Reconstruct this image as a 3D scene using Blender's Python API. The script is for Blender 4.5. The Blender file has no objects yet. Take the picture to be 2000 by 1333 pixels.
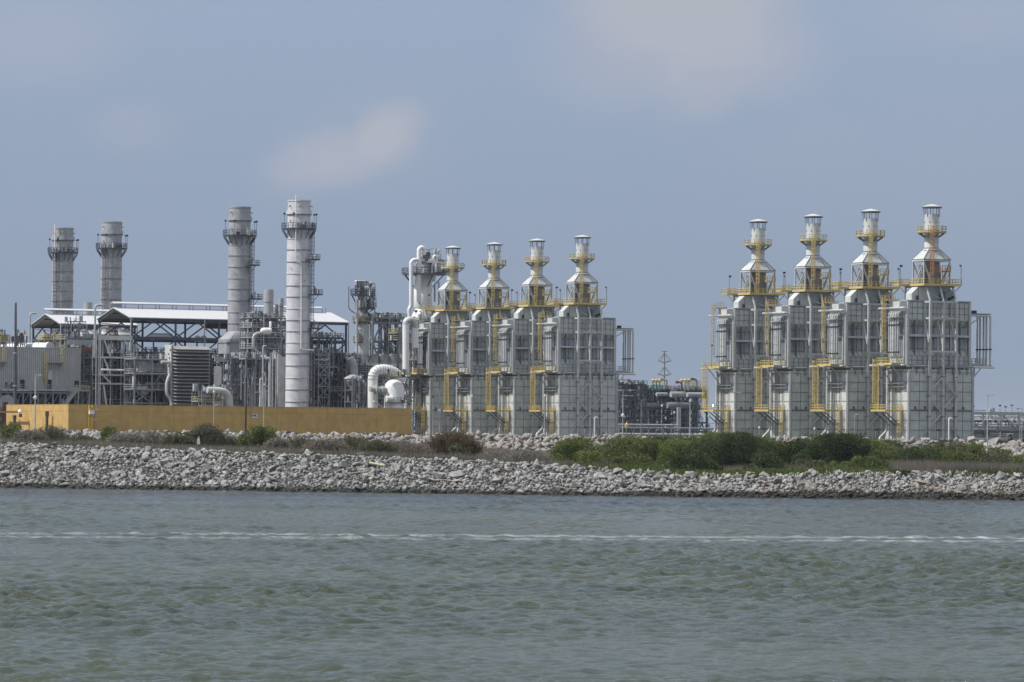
import bpy, math, random
import numpy as np
from mathutils import Matrix, Vector
R = math.radians
S = bpy.context.scene
COL = S.collection
# ---------------------------------------------------------------- camera, sky, sun, exposure
FPX = 8000.0
PITCH = math.atan(177.5 / FPX); ROLL = math.atan(0.0101)
CAM = np.array([0.0, 0.0, 8.0])
_F = np.array([0, math.cos(PITCH), math.sin(PITCH)]); _X = np.array([1.0, 0, 0]); _U = np.cross(_X, _F)
_U = np.array([0, -math.sin(PITCH), math.cos(PITCH)])
RT = math.cos(ROLL) * _X + math.sin(ROLL) * _U
UP = -math.sin(ROLL) * _X + math.cos(ROLL) * _U
cam_d = bpy.data.cameras.new('camera'); cam = bpy.data.objects.new('camera', cam_d); COL.objects.link(cam)
cam_d.sensor_width = 36.0; cam_d.lens = FPX / 2000 * 36.0
cam_d.clip_start = 1.0; cam_d.clip_end = 30000.0
cam.matrix_world = Matrix(((RT[0], UP[0], -_F[0], CAM[0]), (RT[1], UP[1], -_F[1], CAM[1]), (RT[2], UP[2], -_F[2], CAM[2]), (0, 0, 0, 1)))
S.camera = cam
def ray(px, py):
    return (px - 1000) * RT - (py - 666.5) * UP + FPX * _F
def at_depth(px, py, D):
    d = ray(px, py); t = D / d[1]
    return CAM + d * t

SUN_EL = R(50); SUN_AZ = math.atan2(-0.95, -0.27)      # azimuth from +Y towards +X
S.view_settings.view_transform = 'Standard'; S.view_settings.look = 'None'
S.view_settings.exposure = 0.0; S.view_settings.gamma = 1.0; S.view_settings.use_curve_mapping = False
W = bpy.data.worlds.new('World'); S.world = W; W.use_nodes = True
nt = W.node_tree; nt.nodes.clear(); N = nt.nodes.new; L = nt.links.new
sky = N('ShaderNodeTexSky'); sky.sky_type = 'NISHITA'; sky.sun_disc = False
sky.sun_elevation = SUN_EL; sky.sun_rotation = SUN_AZ; sky.air_density = 1.0; sky.dust_density = 0.6; sky.ozone_density = 2.0
bg = N('ShaderNodeBackground'); bg.inputs['Strength'].default_value = 0.12
out = N('ShaderNodeOutputWorld')
tc = N('ShaderNodeTexCoord'); sep = N('ShaderNodeSeparateXYZ'); L(tc.outputs['Generated'], sep.inputs[0])
def wm(op, a, b=None, c=None, clamp=False):
    n = N('ShaderNodeMath'); n.operation = op; n.use_clamp = clamp
    for i, v in enumerate((a, b, c)):
        if v is None: continue
        if isinstance(v, (int, float)): n.inputs[i].default_value = v
        else: L(v, n.inputs[i])
    return n.outputs[0]
# haze tint of the lower sky
hz = N('ShaderNodeMix'); hz.data_type = 'RGBA'; hz.blend_type = 'MULTIPLY'; hz.inputs[0].default_value = 1.0
L(sky.outputs[0], hz.inputs[6]); SKY_TINT = (1.0, 0.95, 0.92, 1); hz.inputs[7].default_value = SKY_TINT
az = wm('ARCTAN2', sep.outputs[0], sep.outputs[1]); el = wm('ARCSINE', sep.outputs[2])
# the layer of blue-grey haze that fills the lowest degrees of the sky
e1 = N('ShaderNodeMapRange'); L(el, e1.inputs[0]); e1.inputs[1].default_value = 0.0; e1.inputs[2].default_value = 0.105
hcol = N('ShaderNodeMix'); hcol.data_type = 'RGBA'; L(e1.outputs[0], hcol.inputs[0])
hcol.inputs[6].default_value = (2.24, 2.74, 3.54, 1); hcol.inputs[7].default_value = (2.66, 3.36, 4.55, 1)
e2 = N('ShaderNodeMapRange'); e2.interpolation_type = 'SMOOTHSTEP'; L(el, e2.inputs[0]); e2.inputs[1].default_value = 0.15; e2.inputs[2].default_value = 0.60
hm_ = N('ShaderNodeMix'); hm_.data_type = 'RGBA'; L(e2.outputs[0], hm_.inputs[0]); L(hcol.outputs[2], hm_.inputs[6]); L(hz.outputs[2], hm_.inputs[7])
nz = N('ShaderNodeTexNoise'); nz.inputs['Scale'].default_value = 30; nz.inputs['Detail'].default_value = 8; nz.inputs['Roughness'].default_value = 0.62
mp = N('ShaderNodeMapping'); mp.inputs['Scale'].default_value = (1, 1, 1.7); L(tc.outputs['Generated'], mp.inputs[0]); L(mp.outputs[0], nz.inputs['Vector'])
nzv = wm('SUBTRACT', nz.outputs['Fac'], 0.5)
def cloud(px, py, rx, ry, strength, tilt=0.0, soft=0.55):
    d = ray(px, py); d = d / np.linalg.norm(d)
    a0 = math.atan2(d[0], d[1]); e0 = math.asin(d[2])
    da = wm('SUBTRACT', az, a0); de = wm('SUBTRACT', el, e0)
    u = wm('MULTIPLY', wm('ADD', wm('MULTIPLY', da, math.cos(tilt)), wm('MULTIPLY', de, math.sin(tilt))), FPX / rx)
    v = wm('MULTIPLY', wm('SUBTRACT', wm('MULTIPLY', de, math.cos(tilt)), wm('MULTIPLY', da, math.sin(tilt))), FPX / ry)
    r = wm('SQRT', wm('ADD', wm('MULTIPLY', u, u), wm('MULTIPLY', v, v)))
    r = wm('ADD', r, wm('MULTIPLY', nzv, 1.3))
    n = N('ShaderNodeMapRange'); n.interpolation_type = 'SMOOTHSTEP'
    L(r, n.inputs[0]); n.inputs[1].default_value = 1.0 + soft; n.inputs[2].default_value = 1.0 - soft
    n.inputs[3].default_value = 0.0; n.inputs[4].default_value = strength
    return n.outputs[0]
cl = [cloud(1330, 10, 215, 165, 1.0, 0, 0.62), cloud(1240, 110, 150, 90, 0.55, 0, 0.8), cloud(1480, 120, 110, 80, 0.4, 0, 0.8), cloud(650, 312, 125, 52, 0.75, 0.25, 0.75), cloud(748, 268, 85, 48, 0.9, 0.5, 0.7), cloud(700, 290, 150, 75, 0.25, 0.4, 0.8),
      cloud(70, 80, 150, 90, 0.32, 0, 0.7), cloud(250, 245, 75, 45, 0.22, 0, 0.7), cloud(1610, 290, 170, 70, 0.12, 0, 0.8), cloud(1950, 30, 200, 60, 0.25, 0, 0.7), cloud(1850, 330, 260, 140, 0.10, 0, 0.8)]
tot = cl[0]
for c in cl[1:]: tot = wm('MAXIMUM', tot, c)
# unseen clouds high overhead, brightened to add fill light; the water reflects them too
nz2 = N('ShaderNodeTexNoise'); nz2.inputs['Scale'].default_value = 3.2; nz2.inputs['Detail'].default_value = 6; L(mp.outputs[0], nz2.inputs['Vector'])
hi = N('ShaderNodeMapRange'); L(el, hi.inputs[0]); hi.inputs[1].default_value = 0.35; hi.inputs[2].default_value = 0.7
hc = N('ShaderNodeMapRange'); L(nz2.outputs['Fac'], hc.inputs[0]); hc.inputs[1].default_value = 0.38; hc.inputs[2].default_value = 0.60; hc.inputs[4].default_value = 1.0
# faint mottling of the thin haze
nz3 = N('ShaderNodeTexNoise'); nz3.inputs['Scale'].default_value = 9; nz3.inputs['Detail'].default_value = 3; L(mp.outputs[0], nz3.inputs['Vector'])
tot = wm('ADD', tot, wm('MULTIPLY', wm('SUBTRACT', nz3.outputs['Fac'], 0.45), 0.22), None, True)
cm = N('ShaderNodeMix'); cm.data_type = 'RGBA'; L(tot, cm.inputs[0]); L(hm_.outputs[2], cm.inputs[6])
CLOUD = (3.62, 3.84, 4.47, 1); cm.inputs[7].default_value = CLOUD
cm2 = N('ShaderNodeMix'); cm2.data_type = 'RGBA'; L(wm('MULTIPLY', hi.outputs[0], hc.outputs[0]), cm2.inputs[0]); L(cm.outputs[2], cm2.inputs[6]); cm2.inputs[7].default_value = (12.5, 12.3, 12.0, 1)
L(cm2.outputs[2], bg.inputs['Color']); L(bg.outputs[0], out.inputs['Surface'])
sun_d = bpy.data.lights.new('sun', 'SUN'); sun_d.energy = 4.3; sun_d.angle = R(0.6); sun_d.color = (1.0, 0.965, 0.91)
sun = bpy.data.objects.new('sun', sun_d); COL.objects.link(sun)
_s = Vector((math.sin(SUN_AZ) * math.cos(SUN_EL), math.cos(SUN_AZ) * math.cos(SUN_EL), math.sin(SUN_EL)))
sun.rotation_euler = _s.to_track_quat('Z', 'Y').to_euler()

# ---------------------------------------------------------------- materials
def lin(c):
    return tuple(((x / 255) / 12.92 if x / 255 <= 0.04045 else ((x / 255 + 0.055) / 1.055) ** 2.4) for x in c)
class NT:
    def __init__(s, name):
        s.m = bpy.data.materials.new(name); s.m.use_nodes = True; s.t = s.m.node_tree
        s.b = s.t.nodes['Principled BSDF']; s.geo = s.n('ShaderNodeNewGeometry')
    def n(s, k, **kw):
        x = s.t.nodes.new(k)
        for a, v in kw.items(): setattr(x, a, v)
        return x
    def l(s, a, b): s.t.links.new(a, b)
    def val(s, sock, v):
        if hasattr(v, 'is_linked') or hasattr(v, 'links'): s.l(v, sock)
        else: sock.default_value = v
    def math(s, op, a, b=0.0, clamp=False):
        x = s.n('ShaderNodeMath', operation=op, use_clamp=clamp); s.val(x.inputs[0], a); s.val(x.inputs[1], b); return x.outputs[0]
    def noise(s, scale, det=4, rough=0.55, stretch=None, dist=0.0):
        x = s.n('ShaderNodeTexNoise'); x.inputs['Scale'].default_value = scale; x.inputs['Detail'].default_value = det; x.inputs['Roughness'].default_value = rough
        x.inputs['Distortion'].default_value = dist
        mp = s.n('ShaderNodeMapping'); mp.inputs['Scale'].default_value = stretch or (1, 1, 1)
        s.l(s.geo.outputs['Position'], mp.inputs[0]); s.l(mp.outputs[0], x.inputs['Vector']); return x.outputs['Fac']
    def ramp(s, v, a, b, lo=0.0, hi=1.0):
        x = s.n('ShaderNodeMapRange', interpolation_type='SMOOTHSTEP'); s.l(v, x.inputs[0])
        for i, q in enumerate((a, b, lo, hi)): x.inputs[i + 1].default_value = q
        return x.outputs[0]
    def mix(s, f, a, b, mode='MIX'):
        x = s.n('ShaderNodeMix', data_type='RGBA', blend_type=mode); s.val(x.inputs[0], f)
        for i, v in ((6, a), (7, b)):
            if isinstance(v, tuple): x.inputs[i].default_value = (*v[:3], 1)
            else: s.l(v, x.inputs[i])
        return x.outputs[2]
    def bump(s, h, dist, strength=1.0):
        x = s.n('ShaderNodeBump'); x.inputs['Distance'].default_value = dist; x.inputs['Strength'].default_value = strength
        s.l(h, x.inputs['Height']); s.l(x.outputs[0], s.b.inputs['Normal'])
def paint(name, col, rough=0.55, metal=0.0, var=0.16, streak=0.22, dirt=(0.16, 0.13, 0.10), rust=0.0, bands=None, spec=0.4, fine=0.0):
    t = NT(name); c = tuple(col)
    dark = tuple(x * (1 - var) for x in c); light = tuple(min(1, x * (1 + var * 0.6)) for x in c)
    col_ = t.mix(t.ramp(t.noise(0.55, 4), 0.3, 0.7), dark, light)
    st = t.noise(1.6, 5, 0.6, (1, 1, 0.09))
    col_ = t.mix(t.ramp(st, 0.52, 0.78, 0, streak), col_, tuple(x * 0.55 + d * 0.25 for x, d in zip(c, dirt)))
    if rust:
        col_ = t.mix(t.ramp(t.noise(1.1, 6, 0.65, (1, 1, 0.3)), 0.6, 0.74, 0, rust), col_, (0.16, 0.07, 0.035))
    if bands:
        per, wd, k = bands
        sp = t.n('ShaderNodeSeparateXYZ'); t.l(t.geo.outputs['Position'], sp.inputs[0])
        f = t.math('FRACT', t.math('DIVIDE', sp.outputs[2], per))
        col_ = t.mix(t.math('MULTIPLY', t.math('LESS_THAN', f, wd), k), col_, tuple(x * 0.5 for x in c))
    t.l(col_, t.b.inputs['Base Color'])
    t.b.inputs['Metallic'].default_value = metal; t.b.inputs['Specular IOR Level'].default_value = spec
    t.l(t.ramp(t.noise(2.5, 3), 0.3, 0.7, rough - 0.08, rough + 0.12), t.b.inputs['Roughness'])
    if fine: t.bump(t.noise(6, 3), fine)
    return t.m
M = dict(
    casing=paint('casing_paint', (0.47, 0.495, 0.475), 0.5, 0, 0.14, 0.34),
    casing_pale=paint('casing_pale', (0.52, 0.535, 0.515), 0.5, 0, 0.12, 0.36),
    casing_inner=paint('casing_inner', (0.40, 0.435, 0.46), 0.55, 0, 0.12, 0.25),
    seam=paint('panel_seam', (0.09, 0.097, 0.10), 0.7),
    steel=paint('steel_paint', (0.33, 0.35, 0.355), 0.5, 0, 0.12, 0.25),
    frame_steel=paint('frame_steel', (0.44, 0.46, 0.455), 0.5, 0, 0.1, 0.25),
    steel_mid=paint('steel_mid', (0.20, 0.215, 0.235), 0.55, 0, 0.15, 0.2),
    steel_dark=paint('steel_dark', (0.075, 0.083, 0.105), 0.55, 0, 0.18, 0.2),
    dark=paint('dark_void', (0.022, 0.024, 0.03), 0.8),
    galv=paint('galvanised', (0.40, 0.41, 0.41), 0.45, 0.1, 0.15, 0.2),
    pipe=paint('insulated_pipe', (0.50, 0.51, 0.51), 0.38, 0.15, 0.12, 0.2),
    stack=paint('stack_paint', (0.51, 0.53, 0.525), 0.5, 0, 0.12, 0.42),
    drum=paint('drum_brown', (0.20, 0.19, 0.19), 0.6, 0, 0.2, 0.3),
    yellow=paint('safety_yellow', (0.56, 0.435, 0.155), 0.5, 0, 0.15, 0.15),
    ladder_yellow=paint('ladder_yellow', (0.85, 0.62, 0.10), 0.5),
    yellow_dirty=paint('yellow_dirty', (0.44, 0.37, 0.18), 0.55, 0, 0.2, 0.3),
    orange=paint('rust_orange', (0.42, 0.22, 0.10), 0.55, 0, 0.25, 0.3),
    chimney_grey=paint('chimney_grey', (0.35, 0.355, 0.375), 0.45, 0.0, 0.18, 0.5, (0.12, 0.12, 0.12)),
    chimney=paint('chimney_paint', (0.58, 0.58, 0.61), 0.42, 0.0, 0.14, 0.42, (0.15, 0.15, 0.15)),
    white=paint('white_cladding', (0.84, 0.84, 0.82), 0.4, 0, 0.05, 0.2, bands=(0.9, 0.06, 0.4)),
    white_pipe=paint('white_pipe', (0.76, 0.76, 0.75), 0.35, 0, 0.06, 0.18),
    tower=paint('tower_grey', (0.44, 0.445, 0.44), 0.45, 0.1, 0.12, 0.35, bands=(0.75, 0.07, 0.35)),
    roof=paint('white_roof', (0.55, 0.555, 0.57), 0.45, 0, 0.03, 0.06),
    ochre=paint('ochre_wall', (0.49, 0.32, 0.11), 0.75, 0, 0.13, 0.34, (0.25, 0.18, 0.1)),
    ochre_seam=paint('ochre_seam', (0.30, 0.19, 0.06), 0.8),
    rust=paint('rusty_iron', (0.10, 0.06, 0.045), 0.75, 0, 0.3, 0.3),
    brown=paint('brown_panel', (0.24, 0.18, 0.13), 0.7, 0, 0.25, 0.4),
    red=paint('red_primer', (0.19, 0.085, 0.065), 0.6, 0, 0.2, 0.3),
    green=paint('green_paint', (0.045, 0.15, 0.10), 0.5),
    black=paint('black_paint', (0.02, 0.018, 0.018), 0.5),
    white_sign=paint('sign_white', (0.75, 0.75, 0.74), 0.5, 0, 0.03, 0.1),
    glass=paint('lamp_glass', (0.55, 0.57, 0.58), 0.2),
    siding=paint('ribbed_siding', (0.48, 0.49, 0.485), 0.5, 0.1, 0.10, 0.35),
    siding_dark=paint('ribbed_siding_groove', (0.34, 0.35, 0.35), 0.5, 0.1, 0.10, 0.35),
    louver=paint('louver_grey', (0.30, 0.29, 0.28), 0.55, 0, 0.12, 0.25),
    wood=paint('driftwood', (0.38, 0.33, 0.27), 0.8, 0, 0.25, 0.2),
    plank=paint('pale_green_plank', (0.42, 0.45, 0.28), 0.7, 0, 0.15, 0.2),
    skin=paint('skin', (0.35, 0.2, 0.14), 0.6), cloth=paint('work_clothes', (0.03, 0.04, 0.07), 0.8),
)
def lamp_lit():
    t = NT('lit_lamp'); t.b.inputs['Emission Color'].default_value = (1, 0.93, 0.75, 1); t.b.inputs['Emission Strength'].default_value = 6; return t.m
M['lit'] = lamp_lit()

# ---------------------------------------------------------------- mesh builder
def rot2(v, a): return (v[0] * math.cos(a) - v[1] * math.sin(a), v[0] * math.sin(a) + v[1] * math.cos(a))
def arc_path(pts, rad, n=4):
    """round the corners of a polyline"""
    P = [Vector(p) for p in pts]; o = [P[0]]
    for i in range(1, len(P) - 1):
        a, b, c = P[i - 1], P[i], P[i + 1]
        u = (a - b); v = (c - b); lu, lv = u.length, v.length
        if lu < 1e-6 or lv < 1e-6: continue
        u /= lu; v /= lv
        r = min(rad, lu * 0.48, lv * 0.48)
        p, q = b + u * r, b + v * r
        for k in range(n + 1):
            t = k / n; o.append((1 - t) ** 2 * p + 2 * t * (1 - t) * b + t * t * q)
    o.append(P[-1]); return o
class MB:
    def __init__(s): s.v = []; s.f = []; s.mi = []; s.sm = []; s.mats = []
    def m(s, mat):
        if isinstance(mat, str): mat = M[mat]
        if mat not in s.mats: s.mats.append(mat)
        return s.mats.index(mat)
    def add(s, vs, fs, mat, smooth=False):
        o = len(s.v); s.v.extend([tuple(p) for p in vs]); i = s.m(mat)
        for f in fs: s.f.append(tuple(o + k for k in f)); s.mi.append(i); s.sm.append(smooth)
    def box(s, x0, x1, y0, y1, z0, z1, mat='steel'):
        vs = [(x, y, z) for z in (z0, z1) for y in (y0, y1) for x in (x0, x1)]
        s.add(vs, [(0, 2, 3, 1), (4, 5, 7, 6), (0, 1, 5, 4), (2, 6, 7, 3), (0, 4, 6, 2), (1, 3, 7, 5)], mat)
    def bar(s, p, q, w=0.1, h=None, mat='steel'):
        h = h or w; p = Vector(p); q = Vector(q); d = q - p
        if d.length < 1e-6: return
        d.normalize(); up = Vector((0, 0, 1)) if abs(d.z) < 0.95 else Vector((0, 1, 0))
        a = d.cross(up).normalized(); b = a.cross(d).normalized()
        vs = [c + a * (i * w / 2) + b * (j * h / 2) for c in (p, q) for (i, j) in ((-1, -1), (1, -1), (1, 1), (-1, 1))]
        s.add(vs, [(0, 1, 2, 3), (7, 6, 5, 4), (0, 4, 5, 1), (1, 5, 6, 2), (2, 6, 7, 3), (3, 7, 4, 0)], mat)
    def tube(s, pts, r, mat='pipe', n=8, bend=None, r2=None):
        P = arc_path(pts, bend) if bend else [Vector(p) for p in pts]
        rings = []; k = len(P); a0 = None
        for i in range(k):
            d = (P[min(i + 1, k - 1)] - P[max(i - 1, 0)])
            if d.length < 1e-9: d = Vector((0, 0, 1))
            d.normalize()
            if a0 is None: a0 = d.cross(Vector((0, 0, 1)) if abs(d.z) < 0.9 else Vector((1, 0, 0))).normalized()
            a0 = (a0 - d * a0.dot(d)).normalized(); b = d.cross(a0)
            rr = r if r2 is None else r + (r2 - r) * i / (k - 1)
            rings.append([P[i] + a0 * rr * math.cos(2 * math.pi * j / n) + b * rr * math.sin(2 * math.pi * j / n) for j in range(n)])
        vs = [p for rg in rings for p in rg]; fs = []
        for i in range(k - 1):
            for j in range(n): fs.append((i * n + j, i * n + (j + 1) % n, (i + 1) * n + (j + 1) % n, (i + 1) * n + j))
        s.add(vs, fs, mat, n >= 6)
        s.add(rings[0] + rings[-1], [tuple(range(n - 1, -1, -1)), tuple(range(n, 2 * n))], mat)
    def lathe(s, cx, cy, prof, n=24, mat='chimney', caps=True):
        vs = [(cx + r * math.cos(2 * math.pi * j / n), cy + r * math.sin(2 * math.pi * j / n), z) for r, z in prof for j in range(n)]
        fs = [(i * n + j, i * n + (j + 1) % n, (i + 1) * n + (j + 1) % n, (i + 1) * n + j) for i in range(len(prof) - 1) for j in range(n)]
        s.add(vs, fs, mat, True)
        if caps:
            s.add(vs[:n], [tuple(range(n - 1, -1, -1))], mat); s.add(vs[-n:], [tuple(range(n))], mat)
    def ring(s, cx, cy, r0, r1, z0, z1, n=24, mat='steel'):
        prof = [(r0, z0), (r1, z0), (r1, z1), (r0, z1), (r0, z0)]
        s.lathe(cx, cy, prof, n, mat, False)
    def prism(s, prof, y0, y1, mat='casing'):
        """profile in (x,z) extruded along y"""
        n = len(prof); vs = [(x, y0, z) for x, z in prof] + [(x, y1, z) for x, z in prof]
        fs = [tuple(range(n)), tuple(range(2 * n - 1, n - 1, -1))] + [(i, i + n, (i + 1) % n + n, (i + 1) % n) for i in range(n)]
        s.add(vs, fs, mat)
    def prismx(s, prof, x0, x1, mat='casing'):
        """profile in (y,z) extruded along x"""
        n = len(prof); vs = [(x0, y, z) for y, z in prof] + [(x1, y, z) for y, z in prof]
        fs = [tuple(range(n - 1, -1, -1)), tuple(range(n, 2 * n))] + [(i, (i + 1) % n, (i + 1) % n + n, i + n) for i in range(n)]
        s.add(vs, fs, mat)
    def rail(s, pts, closed=False, h=1.1, w=0.085, gap=1.6, mat='yellow', toe=True):
        P = [Vector(p) for p in pts]
        if closed: P.append(P[0])
        for a, b in zip(P, P[1:]):
            d = b - a; k = max(1, round(d.length / gap))
            for i in range(k + 1):
                q = a + d * i / k; s.bar(q, q + Vector((0, 0, h)), w, None, mat)
            for z in (h, h * 0.55): s.bar(a + Vector((0, 0, z)), b + Vector((0, 0, z)), w, None, mat)
            if toe: s.bar(a + Vector((0, 0, 0.08)), b + Vector((0, 0, 0.08)), w * 0.6, 0.16, mat)
    def ladder(s, x, y, z0, z1, nd=(0, -1), w=0.5, cage=2.2, mat='yellow', t=0.07):
        nx, ny = nd; tx, ty = -ny, nx
        for q in (-1, 1): s.bar((x + tx * w / 2 * q, y + ty * w / 2 * q, z0), (x + tx * w / 2 * q, y + ty * w / 2 * q, z1 + (1.0 if cage is not None else 0)), t, None, mat)
        z = z0 + 0.2
        while z < z1: s.bar((x - tx * w / 2, y - ty * w / 2, z), (x + tx * w / 2, y + ty * w / 2, z), t * 0.7, None, mat); z += 0.4
        if cage is not None and z1 + 1 > z0 + cage:
            R_ = 0.42; ang = [math.pi * k / 6 for k in range(7)]
            pts = [(tx * R_ * math.cos(a) + nx * (0.1 + R_ * 1.5 * math.sin(a)), ty * R_ * math.cos(a) + ny * (0.1 + R_ * 1.5 * math.sin(a))) for a in ang]
            z = z0 + cage
            while z < z1 + 1.05:
                for a, b in zip(pts, pts[1:]): s.bar((x + a[0], y + a[1], z), (x + b[0], y + b[1], z), t * 0.7, 0.08, mat)
                z += 0.9
            for a in pts[1:-1]: s.bar((x + a[0], y + a[1], z0 + cage), (x + a[0], y + a[1], z1 + 1), t * 0.6, None, mat)
    def build(s, name, parent=None, bevel=None):
        me = bpy.data.meshes.new(name); me.from_pydata(s.v, [], s.f)
        for m_ in s.mats: me.materials.append(m_)
        me.polygons.foreach_set('material_index', s.mi); me.polygons.foreach_set('use_smooth', s.sm)
        me.update()
        if any(s.sm): me.set_sharp_from_angle(angle=R(42))
        o = bpy.data.objects.new(name, me); COL.objects.link(o)
        if parent is not None: o.parent = parent
        return o
def tag(o, label=None, cat=None, group=None, kind=None):
    for k, v in (('label', label), ('category', cat), ('group', group), ('kind', kind)):
        if v: o[k] = v
    return o
def thing(name, label, cat, loc=(0, 0, 0), rz=0.0, group=None):
    o = bpy.data.objects.new(name, None); COL.objects.link(o); o.empty_display_size = 0.5
    o.location = loc; o.rotation_euler = (0, 0, rz); return tag(o, label, cat, group)
def dup(root, loc, label, rz=None):
    r = root.copy(); COL.objects.link(r); r.location = loc; r['label'] = label
    if rz is not None: r.rotation_euler = (0, 0, rz)
    for ch in list(root.children):
        c = ch.copy(); COL.objects.link(c); c.parent = r
        for g in list(ch.children):
            d = g.copy(); COL.objects.link(d); d.parent = c
    return r
# ---------------------------------------------------------------- the plant's own grid
TH = R(26.2); ZG = 6.85
GU = np.array([math.cos(TH), math.sin(TH), 0]); GV = np.array([-math.sin(TH), math.cos(TH), 0]); GO = np.array([-94.5, 874.0, ZG])
def GW(a, b, z=0.0):
    p = GO + a * GU + b * GV; return (float(p[0]), float(p[1]), ZG + z)
def G(px, py, b):
    """plant coordinates (a, z) of a spot in the photograph that lies on the plant plane b"""
    d = ray(px, py); t = (b + np.dot(GO - CAM, GV)) / np.dot(d, GV); p = CAM + d * t - GO
    return float(np.dot(p, GU)), float(p[2])
def ga(px, b, py=740): return G(px, py, b)[0]
def gz(py, b, px=400): return G(px, py, b)[1]

# ---------------------------------------------------------------- the thin sea haze over everything
def make_haze():
    me = bpy.data.meshes.new('haze'); x, y0, y1, z0, z1 = 9500, -9500, 14500, -3.6, 75
    v = [(a, b, c) for c in (z0, z1) for b in (y0, y1) for a in (-x, x)]
    me.from_pydata(v, [], [(0, 2, 3, 1), (4, 5, 7, 6), (0, 1, 5, 4), (2, 6, 7, 3), (0, 4, 6, 2), (1, 3, 7, 5)])
    m = bpy.data.materials.new('haze'); m.use_nodes = True; t = m.node_tree; t.nodes.clear(); o = t.nodes.new('ShaderNodeOutputMaterial'); p = t.nodes.new('ShaderNodeVolumePrincipled')
    p.inputs['Color'].default_value = (0.80, 0.88, 1.0, 1); p.inputs['Density'].default_value = 0.00004; p.inputs['Anisotropy'].default_value = 0.2
    t.links.new(p.outputs[0], o.inputs['Volume']); me.materials.append(m); ob = bpy.data.objects.new('haze', me); COL.objects.link(ob); ob['kind'] = 'stuff'; ob['label'] = 'thin pale sea haze over the water and the plant'
HAZE = True
if HAZE: make_haze()
# ================================================================ setting: water, ground, riprap, plants
rng = np.random.default_rng(7)
SX = np.array([-400, -150, -66, 0, 66, 150, 400.0]); SD = np.array([640, 562, 538, 521, 516.5, 515, 505.0])
CX = np.array([-300, -66, -50, -33, -16, 0, 7, 12, 17, 23, 33, 50, 66, 300.0])
CZ = np.array([6.2, 5.55, 5.1, 4.75, 4.35, 3.95, 3.6, 3.2, 2.9, 2.5, 2.7, 3.1, 3.05, 3.2])
UX = np.array([-400, -115, -94.5, -22, 10, 30, 50, 75, 130, 500.0]); UD = np.array([1050, 905, 868, 899, 900, 860, 815, 792, 782, 760.0])
def shore(X): return np.interp(X, SX, SD)
def crest(X): return np.interp(X, CX, CZ)
def udep(X): return np.interp(X, UX, UD)
def ground(X, D):
    X = np.asarray(X, float); D = np.asarray(D, float)
    ds, zc, du = shore(X), crest(X), udep(X)
    z = (D - ds) / 2.0
    w = ds + 2 * zc
    inl = np.where(X < 0, np.interp(X, [-60, -25, -5, 5], [5.25, 4.45, 3.6, 3.0]), 3.0); inl = np.minimum(zc - 0.1, inl)
    f = np.clip((D - w) / 9.0, 0, 1); zi = zc * (1 - f) + inl * f
    z = np.where(D > w, zi, z)
    f2 = np.clip((D - (du - 8)) / 7.0, 0, 1)
    z = np.where(D > w + 9, inl + (ZG - 0.02 - inl) * f2, z)
    return np.maximum(z, -2.5)
def np_mesh(name, V, F, mat, smooth=False, parent=None):
    me = bpy.data.meshes.new(name); V = np.asarray(V, np.float32); F = np.asarray(F, np.int32); k = F.shape[1]
    me.vertices.add(len(V)); me.vertices.foreach_set('co', V.ravel())
    me.loops.add(F.size); me.loops.foreach_set('vertex_index', F.ravel())
    me.polygons.add(len(F)); me.polygons.foreach_set('loop_start', np.arange(0, F.size, k, dtype=np.int32)); me.polygons.foreach_set('loop_total', np.full(len(F), k, np.int32))
    me.update(calc_edges=True); me.materials.append(mat if not isinstance(mat, str) else M[mat])
    if smooth: me.polygons.foreach_set('use_smooth', np.ones(len(F), bool))
    o = bpy.data.objects.new(name, me); COL.objects.link(o)
    if parent is not None: o.parent = parent
    return o
def grid_mesh(name, XX, YY, ZZ, mat, smooth=True, parent=None):
    r, c = XX.shape; V = np.stack([XX, YY, ZZ], -1).reshape(-1, 3)
    i = (np.arange(r - 1)[:, None] * c + np.arange(c - 1)[None]).ravel()
    return np_mesh(name, V, np.stack([i, i + 1, i + c + 1, i + c], 1), mat, smooth, parent)
# ---- ground
def ground_mat():
    t = NT('shore_ground')
    a = t.mix(t.ramp(t.noise(0.25, 5), 0.4, 0.6), (0.13, 0.115, 0.085), (0.10, 0.10, 0.055))
    a = t.mix(t.ramp(t.noise(2.0, 5), 0.35, 0.7), a, (0.17, 0.155, 0.125))
    t.l(a, t.b.inputs['Base Color']); t.b.inputs['Roughness'].default_value = 0.95; ds = t.n('ShaderNodeSeparateXYZ'); t.l(t.geo.outputs['Position'], ds.inputs[0])
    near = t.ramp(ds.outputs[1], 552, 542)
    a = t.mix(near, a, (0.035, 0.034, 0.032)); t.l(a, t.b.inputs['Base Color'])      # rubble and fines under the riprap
    t.bump(t.noise(3, 4), 0.1); return t.m
xs = np.concatenate([np.linspace(-9000, -420, 12), np.linspace(-400, 400, 401), np.linspace(420, 9000, 12)])
tt = np.concatenate([np.linspace(-0.02, 0, 2), np.linspace(0.002, 1, 240)])
YY = []; 
lv = np.concatenate([np.linspace(-6, 30, 37), np.linspace(36, 226, 39), np.linspace(227, 400, 174)])
XX = np.tile(xs, (len(lv), 1)); YY = shore(XX) + lv[:, None]
far = np.concatenate([np.linspace(0.02, 1, 8) ** 2 * 12000])
XX2 = np.tile(xs, (70, 1)); base = YY[-1]
YF = base[None] + (np.linspace(0, 1, 70)[1:, None] ** 3) * 12000
XX = np.vstack([XX, np.tile(xs, (69, 1))]); YY = np.vstack([YY, YF]); ZZ = ground(XX, YY)
g = grid_mesh('ground', XX, YY, ZZ, ground_mat(), True); tag(g, kind='structure')

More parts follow.
